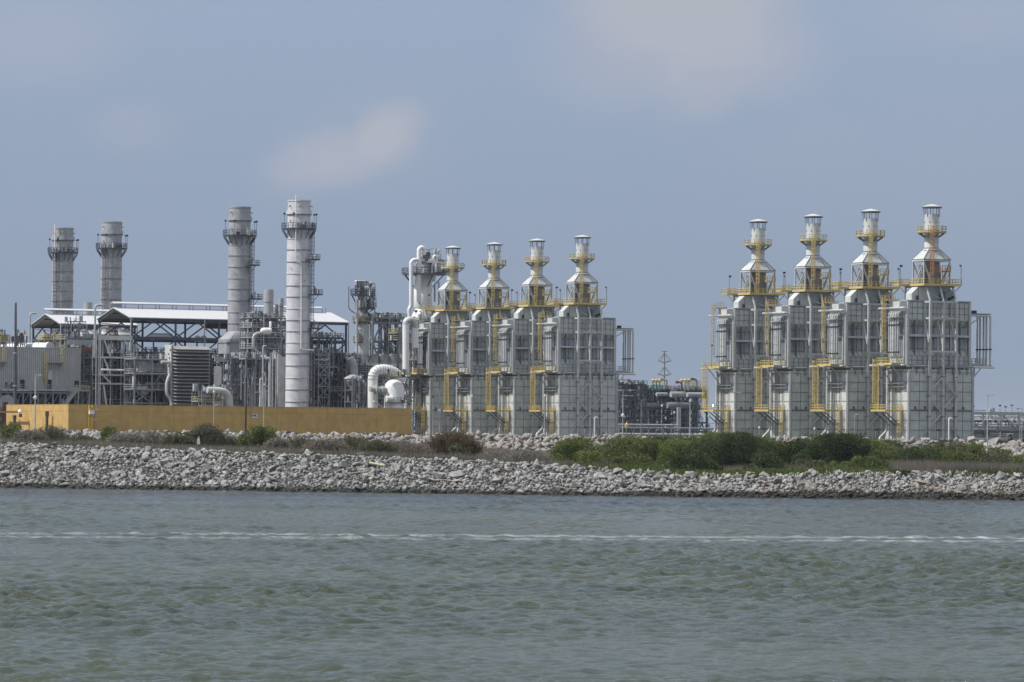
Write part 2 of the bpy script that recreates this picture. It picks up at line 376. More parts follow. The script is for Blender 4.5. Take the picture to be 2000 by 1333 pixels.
# ---- water
def wave_set(seed=3):
    r = np.random.default_rng(seed); W_ = []
    for i in range(110):
        lam = 0.38 * (4.2 / 0.38) ** (r.random() ** 1.0)
        th = R(118) + r.normal(0, 0.62)        # wind from the left, crests roughly across the view
        amp = 0.0112 * lam ** 0.46 * (0.5 + 1.0 * r.random())
        k = 2 * math.pi / lam; W_.append((k * math.cos(th), k * math.sin(th), amp, r.random() * 6.283))
    return W_
WV = wave_set()
def wave_z(X, Y):
    z = np.zeros_like(X); dx = np.zeros_like(X); dy = np.zeros_like(X)
    env = 0.80 + 0.50 * np.sin(X * 0.045 + 1 + 0.8 * np.sin(Y * 0.02)) * np.sin(Y * 0.031 + X * 0.012)
    for kx, ky, a, p in WV:
        k = math.hypot(kx, ky); a = a * np.clip(2.2 - 0.00112 * Y * k * 0.9, 0, 1)   # leave out what the rows are too far apart to carry
        ph = kx * X + ky * Y + p; z += a * (np.sin(ph))
        dx += 0.75 * a * kx / k * np.cos(ph); dy += 0.75 * a * ky / k * np.cos(ph)
    return z * env, dx * env, dy * env
def water_mat():
    t = NT('sea_water')
    big = t.noise(0.02, 3, 0.5, (1, 2.2, 1)); n2 = t.noise(0.12, 4, 0.55, (1, 1.6, 1))
    c = t.mix(t.ramp(big, 0.35, 0.65), (0.060, 0.074, 0.047), (0.056, 0.072, 0.056))
    c = t.mix(t.ramp(n2, 0.35, 0.7, 0, 0.6), c, (0.068, 0.078, 0.042))
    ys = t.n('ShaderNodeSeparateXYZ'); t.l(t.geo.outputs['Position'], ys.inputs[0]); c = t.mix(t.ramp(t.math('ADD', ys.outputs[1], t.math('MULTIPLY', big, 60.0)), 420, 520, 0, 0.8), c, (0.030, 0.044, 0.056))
    t.l(c, t.b.inputs['Base Color']); t.b.inputs['IOR'].default_value = 1.333
    t.b.inputs['Roughness'].default_value = 0.12; t.b.inputs['Specular IOR Level'].default_value = 0.42
    xyz = t.n('ShaderNodeSeparateXYZ'); t.l(t.geo.outputs['Position'], xyz.inputs[0])
    # a boat's wake: broken foam in two thin lines across the water, at its own place in the world
    wob = t.math('MULTIPLY', t.math('SUBTRACT', t.noise(0.05, 3, 0.5), 0.5), 5.0)
    dl = t.math('ADD', t.math('SUBTRACT', xyz.outputs[1], t.math('MULTIPLY', xyz.outputs[0], 0.20)), -315.0)
    dl = t.math('ADD', dl, wob); fn = t.noise(2.2, 6, 0.75, (0.35, 1.0, 1)); fb = t.noise(0.07, 3, 0.6, (1, 0.4, 1))
    xr = t.ramp(xyz.outputs[0], -40, 45, 0.0, 0.07)
    def line(y0, w, th, cs=0.0):
        d = t.math('DIVIDE', t.math('SUBTRACT', dl, y0), w); d2 = t.math('MULTIPLY', t.math('MULTIPLY', d, d), 0.22)
        core = t.math('MULTIPLY', t.ramp(d2, 0.22, 0.0), t.math('ADD', t.ramp(fn, 0.36, 0.58, 0.05, 0.62), xr))
        v = t.math('ADD', t.math('ADD', t.math('SUBTRACT', fn, d2), t.math('MULTIPLY', fb, 0.14)), xr); return t.math('MAXIMUM', t.math('MULTIPLY', core, cs), t.math('MULTIPLY', t.ramp(v, th, th + 0.20), 0.85))
    fm = t.math('MAXIMUM', line(0.0, 3.0, 0.53, 1.0), line(-10.5, 2.4, 0.56, 0.8)); fm = t.math('MAXIMUM', fm, t.math('MULTIPLY', line(-5.0, 5.0, 0.66), 0.5)); fm = t.math('MAXIMUM', fm, t.math('MULTIPLY', line(14.0, 11.0, 0.74), 0.8))
    caps = t.math('MULTIPLY', t.ramp(t.noise(1.3, 6, 0.7, (0.6, 1.0, 1)), 0.66, 0.72), t.ramp(t.noise(0.11, 3, 0.5), 0.66, 0.72)); fm = t.math('MAXIMUM', fm, t.math('MULTIPLY', caps, 0.8))
    c = t.mix(fm, c, (0.55, 0.575, 0.58)); t.l(c, t.b.inputs['Base Color'])
    t.l(t.math('ADD', t.math('MULTIPLY', fm, 0.6), 0.045), t.b.inputs['Roughness'])
    h = t.math('ADD', t.noise(1.5, 5, 0.66, (1, 1.6, 1), 0.4), t.math('MULTIPLY', t.noise(6, 4, 0.7, (1, 1.5, 1), 0.3), 0.42))
    gust = t.ramp(t.noise(0.022, 4, 0.55, (0.45, 1.7, 1)), 0.36, 0.62, 0.65, 1.35)
    t.bump(t.math('MULTIPLY', t.math('ADD', h, t.math('MULTIPLY', fm, 0.6)), gust), 0.26, 1.0); return t.m
rows = 88 * np.exp(np.arange(0, 1700) / 1700 * math.log(560 / 88))
cols = np.concatenate([[-9000 / 500, -3, -1, -0.5, -0.3], np.linspace(-0.175, 0.175, 520), [0.3, 0.5, 1, 3, 18]])
YY = np.tile(rows[:, None], (1, len(cols))); XX = YY * cols[None]
z, dx, dy = wave_z(XX, YY); fade = (np.abs(cols) < 0.18)[None] * 1.0
hh = np.where(YY > 500, 1 - 0.35 * (YY - 500) / 60, 1.0) * fade
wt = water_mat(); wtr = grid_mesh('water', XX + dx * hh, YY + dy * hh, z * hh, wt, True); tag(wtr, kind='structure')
nr = np.array([-9000.0, -1500, -200, 40, 80, 88.0]); XN = np.tile(np.array([-9000.0, -1584, -264, -88, 88, 264, 1584, 9000])[None], (6, 1))
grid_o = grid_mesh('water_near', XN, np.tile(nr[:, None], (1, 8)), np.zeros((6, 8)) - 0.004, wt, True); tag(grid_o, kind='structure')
YF2 = np.tile(np.array([555.0, 700, 2000, 9000])[:, None], (1, 2))
for sgn in (-1,):
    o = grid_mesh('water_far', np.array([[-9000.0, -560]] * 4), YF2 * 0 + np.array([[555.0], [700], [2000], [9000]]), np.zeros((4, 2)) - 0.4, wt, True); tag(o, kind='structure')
# ---- boat wake and whitecaps: foam lying on the waves
def vnoise(X, Y, seed, oct=4):
    r = np.random.default_rng(seed); T = r.random((256, 256)); s = np.zeros_like(X); amp = 1; tot = 0
    for o in range(oct):
        x = X * 2 ** o + 17.3 * o; y = Y * 2 ** o + 9.1 * o; xi = np.floor(x).astype(int); yi = np.floor(y).astype(int); fx = x - xi; fy = y - yi
        fx = fx * fx * (3 - 2 * fx); fy = fy * fy * (3 - 2 * fy)
        g_ = lambda a, b: T[a % 256, b % 256]
        s += amp * ((g_(xi, yi) * (1 - fx) + g_(xi + 1, yi) * fx) * (1 - fy) + (g_(xi, yi + 1) * (1 - fx) + g_(xi + 1, yi + 1) * fx) * fy)
        tot += amp; amp *= 0.55
    return s / tot

# ---- rocks
def rock_protos(n, seed):
    import bmesh
    r = random.Random(seed); out = []
    for k in range(n):
        bm = bmesh.new(); sx, sy, sz = r.uniform(0.9, 1.6), r.uniform(0.75, 1.15), r.uniform(0.5, 0.9)
        for i in range(r.choice((8, 9, 10, 11, 12))):
            v = Vector((r.gauss(0, 1), r.gauss(0, 1), r.gauss(0, 1))).normalized() * r.uniform(0.82, 1.1)
            bm.verts.new((v.x * sx, v.y * sy, v.z * sz))
        bmesh.ops.convex_hull(bm, input=bm.verts); 
        loose = [v for v in bm.verts if not v.link_faces]
        bmesh.ops.delete(bm, geom=loose, context='VERTS'); bmesh.ops.triangulate(bm, faces=bm.faces[:])
        bm.verts.index_update(); out.append((np.array([v.co[:] for v in bm.verts]), np.array([[v.index for v in f.verts] for f in bm.faces]))); bm.free()
    return out
def rock_mat(name, c1, c2, c3, wet=False, brown=0.0, grey=False):
    t = NT(name); vor = t.n('ShaderNodeTexVoronoi'); vor.inputs['Scale'].default_value = 1.3; t.l(t.geo.outputs['Position'], vor.inputs['Vector'])
    sp = t.n('ShaderNodeSeparateColor'); t.l(vor.outputs['Color'], sp.inputs[0])
    rnd = t.n('ShaderNodeObjectInfo').outputs['Random']
    a = t.mix(t.ramp(sp.outputs[0], 0.1, 0.9), c1, c2); a = t.mix(t.ramp(sp.outputs[1], 0.72, 0.95), a, c3)
    a = t.mix(t.ramp(t.noise(3.5, 5, 0.65), 0.45, 0.8, 0, 0.4), a, tuple(x * 0.55 for x in c1))
    a = t.mix(t.math('MULTIPLY', rnd, 0.25), a, tuple(x * 0.75 for x in c1))
    if grey:
        xg = t.n('ShaderNodeSeparateXYZ'); t.l(t.geo.outputs['Position'], xg.inputs[0]); a = t.mix(t.ramp(xg.outputs[0], -38, -60), a, t.mix(t.ramp(sp.outputs[0], 0.1, 0.9), (0.17, 0.168, 0.165), (0.33, 0.325, 0.32)))
    if wet:
        xyz = t.n('ShaderNodeSeparateXYZ'); t.l(t.geo.outputs['Position'], xyz.inputs[0])
        bx = t.ramp(xyz.outputs[0], 8.0, 45.0); bn = t.math('MULTIPLY', bx, t.ramp(t.noise(0.35, 4), 0.42, 0.62))
        low = t.ramp(xyz.outputs[2], 3.2, 0.8)
        a = t.mix(t.math('MULTIPLY', t.math('MULTIPLY', bn, low), 0.75), a, (0.20, 0.145, 0.10))
        zz = t.math('ADD', xyz.outputs[2], t.math('MULTIPLY', t.noise(0.9, 4), -1.0))
        zz = t.math('SUBTRACT', zz, t.math('MULTIPLY', bx, 0.35))
        w = t.ramp(zz, 0.30, -0.12)
        a = t.mix(w, a, (0.030, 0.028, 0.020))
    t.l(a, t.b.inputs['Base Color']); t.b.inputs['Roughness'].default_value = 0.9; t.bump(t.noise(5, 5, 0.6), 0.06); return t.m
RP = rock_protos(26, 5)
def scatter(n, X0, X1, fD, rmed, rsig, rmax, seed, sink=0.25, flat=True):
    r = np.random.default_rng(seed); X = r.uniform(X0, X1, n); D = fD(X, r.random(n))
    rad = np.minimum(rmed * np.exp(r.normal(0, rsig, n)), rmax)
    # normals by differences
    e = 0.5; z = ground(X, D); gx = (ground(X + e, D) - ground(X - e, D)) / (2 * e); gy = (ground(X, D + e) - ground(X, D - e)) / (2 * e)
    return X, D, z, rad, r
def rock_xf(X, D, z, rad, r, sink):
    out = []
    for i in range(len(X)):
        q = Matrix.Rotation(r.random() * 6.283, 3, 'Z') @ Matrix.Rotation(r.normal(0, 0.5) + 0.25, 3, 'X') @ Matrix.Rotation(r.normal(0, 0.5), 3, 'Y')
        out.append((int(r.integers(0, len(RP))), np.array(q) * rad[i], np.array([X[i], D[i], z[i] + rad[i] * (0.5 - sink) * 0.7 + r.random() * rad[i] * 0.3])))
    return out
low_m = rock_mat('riprap_grey', (0.215, 0.211, 0.200), (0.315, 0.31, 0.297), (0.385, 0.379, 0.363), True)
up_m = rock_mat('riprap_pink', (0.25, 0.235, 0.215), (0.37, 0.345, 0.32), (0.33, 0.265, 0.25), grey=True)
lo = scatter(33000, -95, 95, lambda X, u: shore(X) - 1.3 + u * (2 * crest(X) + 2.0), 0.148, 0.56, 0.85, 21)
lo_x = rock_xf(*lo, 0.25)
up = scatter(3600, -108, 112, lambda X, u: udep(X) - 8.5 + u * 7.6, 0.58, 0.34, 1.15, 22)
_k = ~((up[0] > 38) & (up[0] < 60) & (up[4].random(len(up[0])) < 0.1))
up_x = rock_xf(*up, 0.2)
def merged(name, xf, mat):
    V = []; F = []; o = 0
    for p, q, t_ in xf:
        v, f = RP[p]; V.append(v @ q.T + t_); F.append(f + o); o += len(v)
    return np_mesh(name, np.vstack(V), np.vstack(F), mat)
def px_of(t_): return 1000 + FPX * t_[0] / t_[1], FPX / t_[1]
# the 300 rocks that show largest are objects of their own
def split_big(X, D, rad, xf, n, half=0.122):
    s = rad / D; ok = np.abs(X / D) < half; s = np.where(ok, s, 0); idx = set(np.argsort(-s)[:n].tolist()); return idx
allr = np.concatenate([lo[3] / lo[1] * (np.abs(lo[0] / lo[1]) < 0.124), up[3] / up[1] * (np.abs(up[0] / up[1]) < 0.124) * 0.8]); big = np.argsort(-allr)[:300]
nl = len(lo_x); bl = set(int(i) for i in big if i < nl); bu = set(int(i) - nl for i in big if i >= nl)
o = merged('lower_riprap', [x for i, x in enumerate(lo_x) if i not in bl], low_m); tag(o, 'loose pale grey broken rock covering the lower bank above the waterline', 'riprap', kind='stuff')
o = merged('upper_riprap', [x for i, x in enumerate(up_x) if i not in bu], up_m); tag(o, 'larger pinkish pale rock banked up below the ochre wall and towers', 'riprap', kind='stuff')
def rock_meshes(mat, nm):
    res = []
    for v, f in RP:
        me = bpy.data.meshes.new(nm); me.from_pydata(v.tolist(), [], f.tolist()); me.materials.append(mat); res.append(me)
    return res
for sel, xf, mat, nm, lab, grp in ((bl, lo_x, low_m, 'grey_boulder', 'large pale grey boulder among the riprap of the lower bank', 'big boulders on the lower bank'),
                                  (bu, up_x, up_m, 'pinkish_boulder', 'large pinkish boulder banked up below the ochre wall and towers', 'big boulders on the upper bank')):
    ms = rock_meshes(mat, nm)
    for i in sorted(sel):
        p, q, t_ = xf[i]; o = bpy.data.objects.new(nm, ms[p]); COL.objects.link(o)
        m4 = Matrix(q.tolist()).to_4x4(); m4.translation = Vector(t_); o.matrix_world = m4; tag(o, lab, 'boulder', grp)

# ---- plants
def leaf_mat(name, c1, c2, c3):
    t = NT(name); a = t.mix(t.ramp(t.noise(1.2, 4), 0.35, 0.65), c1, c2); a = t.mix(t.ramp(t.noise(0.35, 3), 0.5, 0.68), a, c3)
    a = t.mix(t.ramp(t.noise(9, 2), 0.4, 0.7, 0, 0.5), a, tuple(x * 0.6 for x in c1))
    t.l(a, t.b.inputs['Base Color']); t.b.inputs['Roughness'].default_value = 0.6; t.b.inputs['Specular IOR Level'].default_value = 0.25
    tr = t.n('ShaderNodeBsdfTranslucent'); t.l(a, tr.inputs[0]); mx = t.n('ShaderNodeMixShader'); mx.inputs[0].default_value = 0.22
    t.l(t.b.outputs[0], mx.inputs[1]); t.l(tr.outputs[0], mx.inputs[2]); t.l(mx.outputs[0], t.t.nodes['Material Output'].inputs[0]); return t.m
LM = dict(dark=leaf_mat('leaf_dark', (0.030, 0.048, 0.014), (0.066, 0.094, 0.022), (0.048, 0.064, 0.022)),
          mid=leaf_mat('leaf_mid', (0.062, 0.090, 0.020), (0.135, 0.170, 0.034), (0.100, 0.115, 0.036)),
          bright=leaf_mat('leaf_bright', (0.090, 0.125, 0.024), (0.165, 0.200, 0.042), (0.125, 0.145, 0.040)),
          olive=leaf_mat('leaf_olive', (0.080, 0.086, 0.040), (0.115, 0.118, 0.055), (0.095, 0.096, 0.050)),
          rusty=leaf_mat('leaf_rusty', (0.13, 0.080, 0.035), (0.10, 0.095, 0.035), (0.15, 0.085, 0.045)),
          dry=leaf_mat('leaf_dry', (0.20, 0.175, 0.145), (0.25, 0.22, 0.18), (0.15, 0.135, 0.105)))
def leaves(C, n, size, r, up=0.0):
    """n small quads centred at C (n,3)"""
    a = r.normal(size=(n, 3)); a[:, 2] += up; a /= np.linalg.norm(a, axis=1)[:, None]
    b = np.cross(a, r.normal(size=(n, 3))); b /= np.linalg.norm(b, axis=1)[:, None]; c = np.cross(a, b)
    s = size * (0.6 + 0.8 * r.random(n))[:, None]
    V = np.stack([C + b * s, C + c * s * 0.55, C - b * s, C - c * s * 0.55], 1).reshape(-1, 3)
    return V, np.arange(4 * n).reshape(-1, 4)
bush_n = [0]
def bush(px, py, w, h, D, kind='mid', label='', group=None, name='bush', dens=1.0, leaf=0.10, clumps=None, airy=0.18, stems=6):
    """px,py: foot of the bush in the photograph; w,h its size there"""
    bush_n[0] += 1; r = np.random.default_rng(100 + bush_n[0]); s = FPX / D; X = (px - 1000) * D / FPX
    wm_, hm = w / s, h / s; z0 = float(ground(X, D)); zb = float(at_depth(px, py, D)[2])
    top = zb + hm; hm = max(0.6, top - z0)
    root = thing(name, label, 'bush', (X, D, z0), 0, group)
    k = clumps or max(8, int(wm_ * 3.4 + hm * 3.2)); dp = min(wm_, 6.0) * 0.45
    cc = []
    for i in range(k):
        u = r.uniform(-1, 1); ph = max(0.25, 1 - abs(u) ** 2.2); cr = (r.uniform(0.09, 0.24) * hm + 0.10 * min(wm_, hm)) * (1.15 if u * u < .3 else .85)
        zc = r.uniform(0.15, 0.95) * hm * ph; cc.append((u * (wm_ / 2 - cr * 0.5), r.uniform(-1, 1) * dp, min(max(zc * 1.1, cr * 0.4), hm - cr * 0.72), cr))
    cc[0] = (cc[0][0] * 0.3, 0.0, hm - cc[0][3] * 0.8, cc[0][3])
    per = int(dens * 250 * max(0.4, (sum(c[3] ** 2 for c in cc) / k)) / (leaf / 0.13) ** 2); P = []
    for x, y, z, cr in cc:
        d = r.normal(size=(per, 3)); d /= np.linalg.norm(d, axis=1)[:, None]; d *= (cr * (0.62 + 0.42 * r.random(per) ** 0.6 + airy * r.normal(size=per) * 0.3))[:, None]
        d[:, 2] *= 0.8; sp_ = r.random(per) < 0.07; d[sp_] *= (1.15 + 0.45 * r.random(sp_.sum()))[:, None]; P.append(np.array([x, y, z]) + d)
    P = np.vstack(P); P = P[P[:, 2] > 0.0]; V, F = leaves(P, len(P), leaf, r, 0.4)
    np_mesh('foliage', V, F, LM[kind], False, root)
    mb = MB()
    for i in range(stems):
        x, y, z, cr = cc[i % k]; mb.tube([(x * 0.15, y * 0.15, -0.2), (x * 0.5, y * 0.5, z * 0.55), (x, y, z)], 0.06, 'wood', 5, None, 0.02)
    mb.build('stem', root); return root
def shrub(px, py, w, h, D, kind='dry', label='', group=None, n=260, name='dry_shrub', leafy=0.5):
    """thin bare twigs with few leaves"""
    bush_n[0] += 1; r = np.random.default_rng(500 + bush_n[0]); s = FPX / D; X = (px - 1000) * D / FPX
    z0 = float(ground(X, D)); zb = float(at_depth(px, py, D)[2]); hm = max(0.8, zb + h / s - z0); wm_ = w / s
    root = thing(name, label, 'shrub', (X, D, z0), 0, group)
    th = r.random(n) * 6.283; b = np.stack([np.cos(th), np.sin(th) * 0.6, 0 * th], 1) * (r.random(n) ** 0.7)[:, None]
    p0 = b * wm_ * 0.16; p0[:, 2] = -0.1; tip = b * wm_ * 0.5; tip[:, 2] = hm * (0.45 + 0.55 * r.random(n)) * (1 - 0.4 * np.linalg.norm(b, axis=1) ** 2)
    mid = (p0 + tip) / 2 + r.normal(size=(n, 3)) * 0.12; mid[:, 2] += hm * 0.08
    V = []; F = []; t = 0.038; side = np.stack([-np.sin(th), np.cos(th), 0 * th], 1) * t; side2 = np.array([t, 0, 0])
    V = np.stack([p0 - side2, p0 + side2, mid + side2 * 0.8, mid - side2 * 0.8, tip + side2 * 0.4, tip - side2 * 0.4], 1).reshape(-1, 3)
    i = np.arange(n)[:, None] * 6; F = np.vstack([i + np.array([0, 1, 2, 3]), i + np.array([3, 2, 4, 5])])
    np_mesh('twig', V, F, LM['dry'], False, root)
    m_ = int(n * 20 * leafy); j = r.integers(0, n, m_); f = (0.35 + 0.65 * r.random(m_))[:, None]; P = mid[j] * (1 - f) + tip[j] * f + r.normal(size=(m_, 3)) * 0.16
    P[:, 2] = np.abs(P[:, 2]); V, F = leaves(P, m_, 0.095, r); np_mesh('foliage', V, F, LM[kind], False, root); return root
BG = 'bushes on the bank'
bush(28, 862, 66, 34, 600, 'mid', 'green bush at the far left foot of the ochre wall', BG)
shrub(100, 868, 90, 40, 570, 'olive', 'grey twiggy shrub under the left light pole beside the green bush', BG, 300)
bush(221, 872, 52, 40, 600, 'mid', 'small round green bush alone below the ochre wall, right of its wall ladder', BG)
shrub(160, 872, 80, 24, 600, 'olive', 'low grey brush between the left green bush and the round one', BG, 260)
shrub(300, 878, 150, 40, 575, 'dry', 'wide bare grey shrub right of the round green bush', BG, 380)
shrub(405, 878, 90, 54, 572, 'olive', 'wispy olive shrub at the foot of the light pole before the curved pipe', BG, 420, leafy=0.8)
bush(508, 892, 104, 58, 575, 'mid', 'dense green bush below the small white number sign', BG, dens=1.1)
shrub(450, 884, 70, 36, 575, 'olive', 'thin grey shrub just left of the bush below the sign', BG, 260)
shrub(590, 888, 130, 38, 575, 'olive', 'low scrub right of the bush below the sign', BG, 360)
shrub(690, 892, 140, 42, 572, 'olive', 'greenish scrub in front of the right part of the ochre wall', BG, 420, leafy=0.7)
shrub(790, 896, 130, 38, 572, 'dry', 'bare grey scrub left of the rust coloured shrub', BG, 340)
shrub(885, 902, 130, 62, 580, 'rusty', 'tall rust coloured shrub in front of the leftmost grey tower', BG, 900, leafy=1.3)
bush(893, 903, 84, 36, 578, 'olive', 'low olive bush at the foot of the rust coloured shrub', BG, dens=0.9)
shrub(985, 906, 110, 26, 590, 'dry', 'dry pinkish grey scrub right of the rust coloured shrub', BG, 420)
bush(1125, 918, 110, 62, 570, 'bright', 'loose yellow green bush in front of the nearest tower of the left row', BG, airy=0.5, dens=0.8)
shrub(1128, 918, 120, 66, 571, 'bright', 'thin upright shoots through the loose yellow green bush', BG, 360, leafy=1.2)
bush(1205, 916, 90, 60, 600, 'mid', 'green bush below the right corner of the left row of towers', BG)
bush(1262, 924, 110, 66, 590, 'mid', 'mid green bush below the distant pipe rack, left part', BG)
bush(1330, 930, 110, 70, 585, 'bright', 'bright green bush below the distant pipe rack, middle', BG, dens=0.9)
bush(1225, 926, 90, 36, 572, 'olive', 'low olive bush at the edge of the rocks below the pipe rack', BG, airy=0.3)
bush(1395, 930, 110, 78, 600, 'mid', 'green bush below the leftmost tower of the right row', BG)
bush(1430, 938, 210, 92, 575, 'dark', 'biggest dark green bush, domed, with a deep shadow under it', BG, dens=1.3)
bush(1300, 936, 110, 34, 566, 'mid', 'low green bush trailing over the rocks left of the biggest bush', BG, dens=0.9)
bush(1545, 925, 110, 62, 600, 'mid', 'green bush between the two big dark bushes', BG)
bush(1500, 905, 70, 42, 640, 'bright', 'bright green bush behind the gap between the big dark bushes', BG)
bush(1640, 926, 170, 78, 590, 'dark', 'dark domed bush in front of the second tower of the right row', BG, dens=1.3)
bush(1585, 932, 120, 34, 568, 'olive', 'low olive growth along the rock edge between the dark bushes', BG, airy=0.3)
bush(1560, 948, 60, 24, 534, 'bright', 'small bright green patch spilling down the rocks', BG, dens=0.7, leaf=0.1)
bush(1715, 918, 100, 56, 610, 'mid', 'mid green bush right of the second dark bush', BG)
bush(1660, 928, 150, 26, 566, 'bright', 'long low bright green growth below the second dark bush', BG)
bush(1765, 915, 100, 46, 620, 'olive', 'olive bush below the nearest tower of the right row', BG)
bush(1820, 908, 100, 38, 640, 'mid', 'green bush below the right corner of the nearest tower', BG)
bush(1890, 906, 110, 38, 650, 'bright', 'bright green bush at the foot of the right light pole', BG)
bush(1955, 908, 90, 30, 655, 'mid', 'low green bush near the right edge below the pale rocks', BG)
bush(1995, 925, 40, 36, 580, 'bright', 'green bush cut by the right edge of the picture', BG)
bush(1762, 966, 46, 24, 524, 'mid', 'small tuft of bush growing on the right part of the riprap', BG, leaf=0.09, dens=1.2)
bush(1958, 964, 46, 24, 524, 'mid', 'small bush on the riprap at the far right', BG, leaf=0.09, dens=1.2)
shrub(1182, 945, 30, 48, 534, 'olive', 'thin reddish weed standing on the riprap below the yellow green bush', BG, 60)
for i, (px, py, w, h, k_, lab) in enumerate(((1150, 922, 90, 30, 'bright', 'low bright growth at the rock edge under the yellow green bush'), (1195, 928, 70, 26, 'mid', 'low mid green growth right of the reddish weed'), (1255, 936, 90, 36, 'mid', 'low dark edge growth where the rock crest dips'),
        (1355, 940, 120, 46, 'dark', 'dark low growth left of the biggest bush'), (1500, 938, 90, 40, 'dark', 'dark growth right of the biggest bush, at the rock edge'), (1700, 932, 110, 30, 'mid', 'low green growth under the mid green bush right of the second dark bush'), (1400, 915, 120, 62, 'bright', 'bright green crown behind and left of the biggest bush'),
        (1600, 905, 90, 50, 'mid', 'green crown behind the second dark bush, on its left'), (1290, 905, 120, 46, 'dark', 'dark green bush close under the distant pipe rack'), (1740, 905, 90, 40, 'dark', 'dark round bush right behind the mid green one'), (1850, 900, 120, 34, 'olive', 'olive growth behind the right bushes'))):
    bush(px, py, w, h * (1.35 if py > 918 else 1.1), 548 if py > 918 else 640, k_, lab, BG)
for i, (px, py, w, h, k_, lab) in enumerate(((250, 872, 90, 26, 'dry', 'low dry scrub right behind the small round green bush'), (350, 876, 80, 30, 'olive', 'grey green scrub left of the wispy olive shrub'), (545, 888, 60, 34, 'dry', 'brown scrub touching the right side of the bush below the sign'), (640, 890, 100, 34, 'dry', 'brown scrub in front of the middle of the ochre wall'), (740, 893, 90, 34, 'olive', 'olive scrub left of the bare grey one, before the wall end'), (60, 866, 80, 28, 'dry', 'dry brown scrub right of the far left green bush'), (1030, 905, 120, 26, 'dry', 'low pink brown scrub under the middle towers of the left row'))):
    shrub(px, py, w, h, 566, k_, lab, BG, 420, leafy=0.8)
for i, (px, py, w, h, k_, lab) in enumerate(((1480, 900, 110, 46, 'mid', 'ragged green crown under the leftmost right row tower'), (1560, 915, 130, 56, 'dark', 'ragged dark green growth between the two domed bushes'), (1700, 905, 100, 46, 'bright', 'light green ragged crown behind the right side of the second dark bush'), (1800, 918, 130, 44, 'dark', 'dark ragged growth under the nearest tower'), (1870, 922, 130, 40, 'mid', 'ragged green growth left of the right light pole foot'), (1940, 924, 110, 40, 'olive', 'ragged olive growth right of the right light pole foot'), (1345, 910, 110, 56, 'mid', 'ragged green growth under the right distant rack'), (1240, 905, 100, 50, 'bright', 'light green ragged crown under the left distant rack'))):
    bush(px, py, w, h, 600, k_, lab, BG, airy=0.6, dens=0.8)
# off-frame growth so that the bank goes on to the sides
for i, (px, k_) in enumerate(((-90, 'mid'), (-200, 'olive'), (2090, 'mid'), (2180, 'dark'), (2270, 'bright'))):
    bush(px, 905, 110, 46, 620, k_, 'green bush outside the ' + ('left' if px < 0 else 'right') + ' edge of the picture', BG)
# dry grass: countless blades
def grass(name, label, X0, X1, dfn, n, h, mat, seed, lean=0.25, wd=0.035):
    r = np.random.default_rng(seed); X = r.uniform(X0, X1, n); D = dfn(X, r.random(n)); dens = vnoise(X * 0.12, D * 0.12, seed, 3)
    k = r.random(n) < np.clip((dens - 0.30) * 3.2, 0.03, 1); X, D, dens = X[k], D[k], dens[k]; n = len(X); z = ground(X, D); hh = h * (0.4 + 0.8 * r.random(n)) * (0.55 + dens * 0.8)
    dx = r.normal(0, lean, n) * hh; dy = r.normal(0, lean, n) * hh
    V = np.stack([np.stack([X - wd, D, z - 0.05], 1), np.stack([X + wd, D, z - 0.05], 1), np.stack([X + dx, D + dy, z + hh], 1)], 1).reshape(-1, 3)
    o = np_mesh(name, V, np.arange(3 * n).reshape(-1, 3), mat); tag(o, label, 'grass', kind='stuff')
beltf = lambda X, u: shore(X) + 2 * crest(X) + 0.8 + u ** 1.4 * 90
grass('dry_grass', 'grey brown dry grass standing along the top of the lower bank', -95, 14, beltf, 80000, 1.0, LM['dry'], 41)
grass('dry_meadow', 'dry pinkish grass on the low ground before the upper rocks in mid picture', -30, 60, lambda X, u: shore(X) + 2 * crest(X) + 20 + u * (udep(X) - 8 - shore(X) - 2 * crest(X) - 20), 90000, 1.2, LM['dry'], 47, 0.3, 0.06)
grass('dry_reeds', 'pinkish brown dry grass in front of the bushes at the right', 50, 95, lambda X, u: shore(X) + 2 * crest(X) + 0.3 + u ** 1.3 * 60, 60000, 1.5, LM['dry'], 42)
grass('green_ground_cover', 'low green growth covering the bank between the bushes', 8, 95, lambda X, u: shore(X) + 2 * crest(X) - 0.4 + u ** 1.2 * 120, 110000, 0.9, LM['mid'], 43, 0.6, 0.09)
grass('crest_grass', 'thin fringe of green grass at the top of the upper rocks', -115, 115, lambda X, u: udep(X) - 0.6 + u * 1.5, 40000, 0.55, LM['olive'], 44, 0.5, 0.04)
grass('low_weeds', 'dull green weeds creeping along the lower bank crest', -95, 20, lambda X, u: shore(X) + 2 * crest(X) + 0.1 + u * 12, 30000, 0.55, LM['olive'], 45, 0.5, 0.05)

# ---- driftwood and litter on the lower bank
def on_bank(px, py):
    d = ray(px, py); 
    for D in np.arange(510, 560, 0.1):
        p = CAM + d * D / d[1]
        if p[2] <= ground(p[0], D) + 0.12: return np.array([p[0], p[1], p[2]])
    return p
def log(pts, r0, mat, name, label, cat='driftwood'):
    P = [on_bank(*q) for q in pts]; o0 = P[0]; mb = MB(); Q = [tuple((p - o0) + np.array([0, -0.15, 0.28])) for p in P]
    mb.tube(Q, r0, mat, 7, 0.4, r0 * 0.5); o = mb.build(name); o.location = tuple(o0); tag(o, label, cat)
log([(712, 907), (752, 914)], 0.22, 'plank', 'timber_beam', 'pale green squared timber lying on the rocks in mid bank', 'timber')
log([(834, 937), (850, 943), (868, 941), (888, 945)], 0.10, 'wood', 'drift_branch', 'long crooked pale branch lying low on the rocks')
log([(967, 915), (996, 926)], 0.17, 'rust', 'dark_log', 'dark split log sloping down the upper rocks')
log([(678, 930), (718, 925)], 0.10, 'wood', 'drift_log', 'grey driftwood log, left end low, below the green timber')
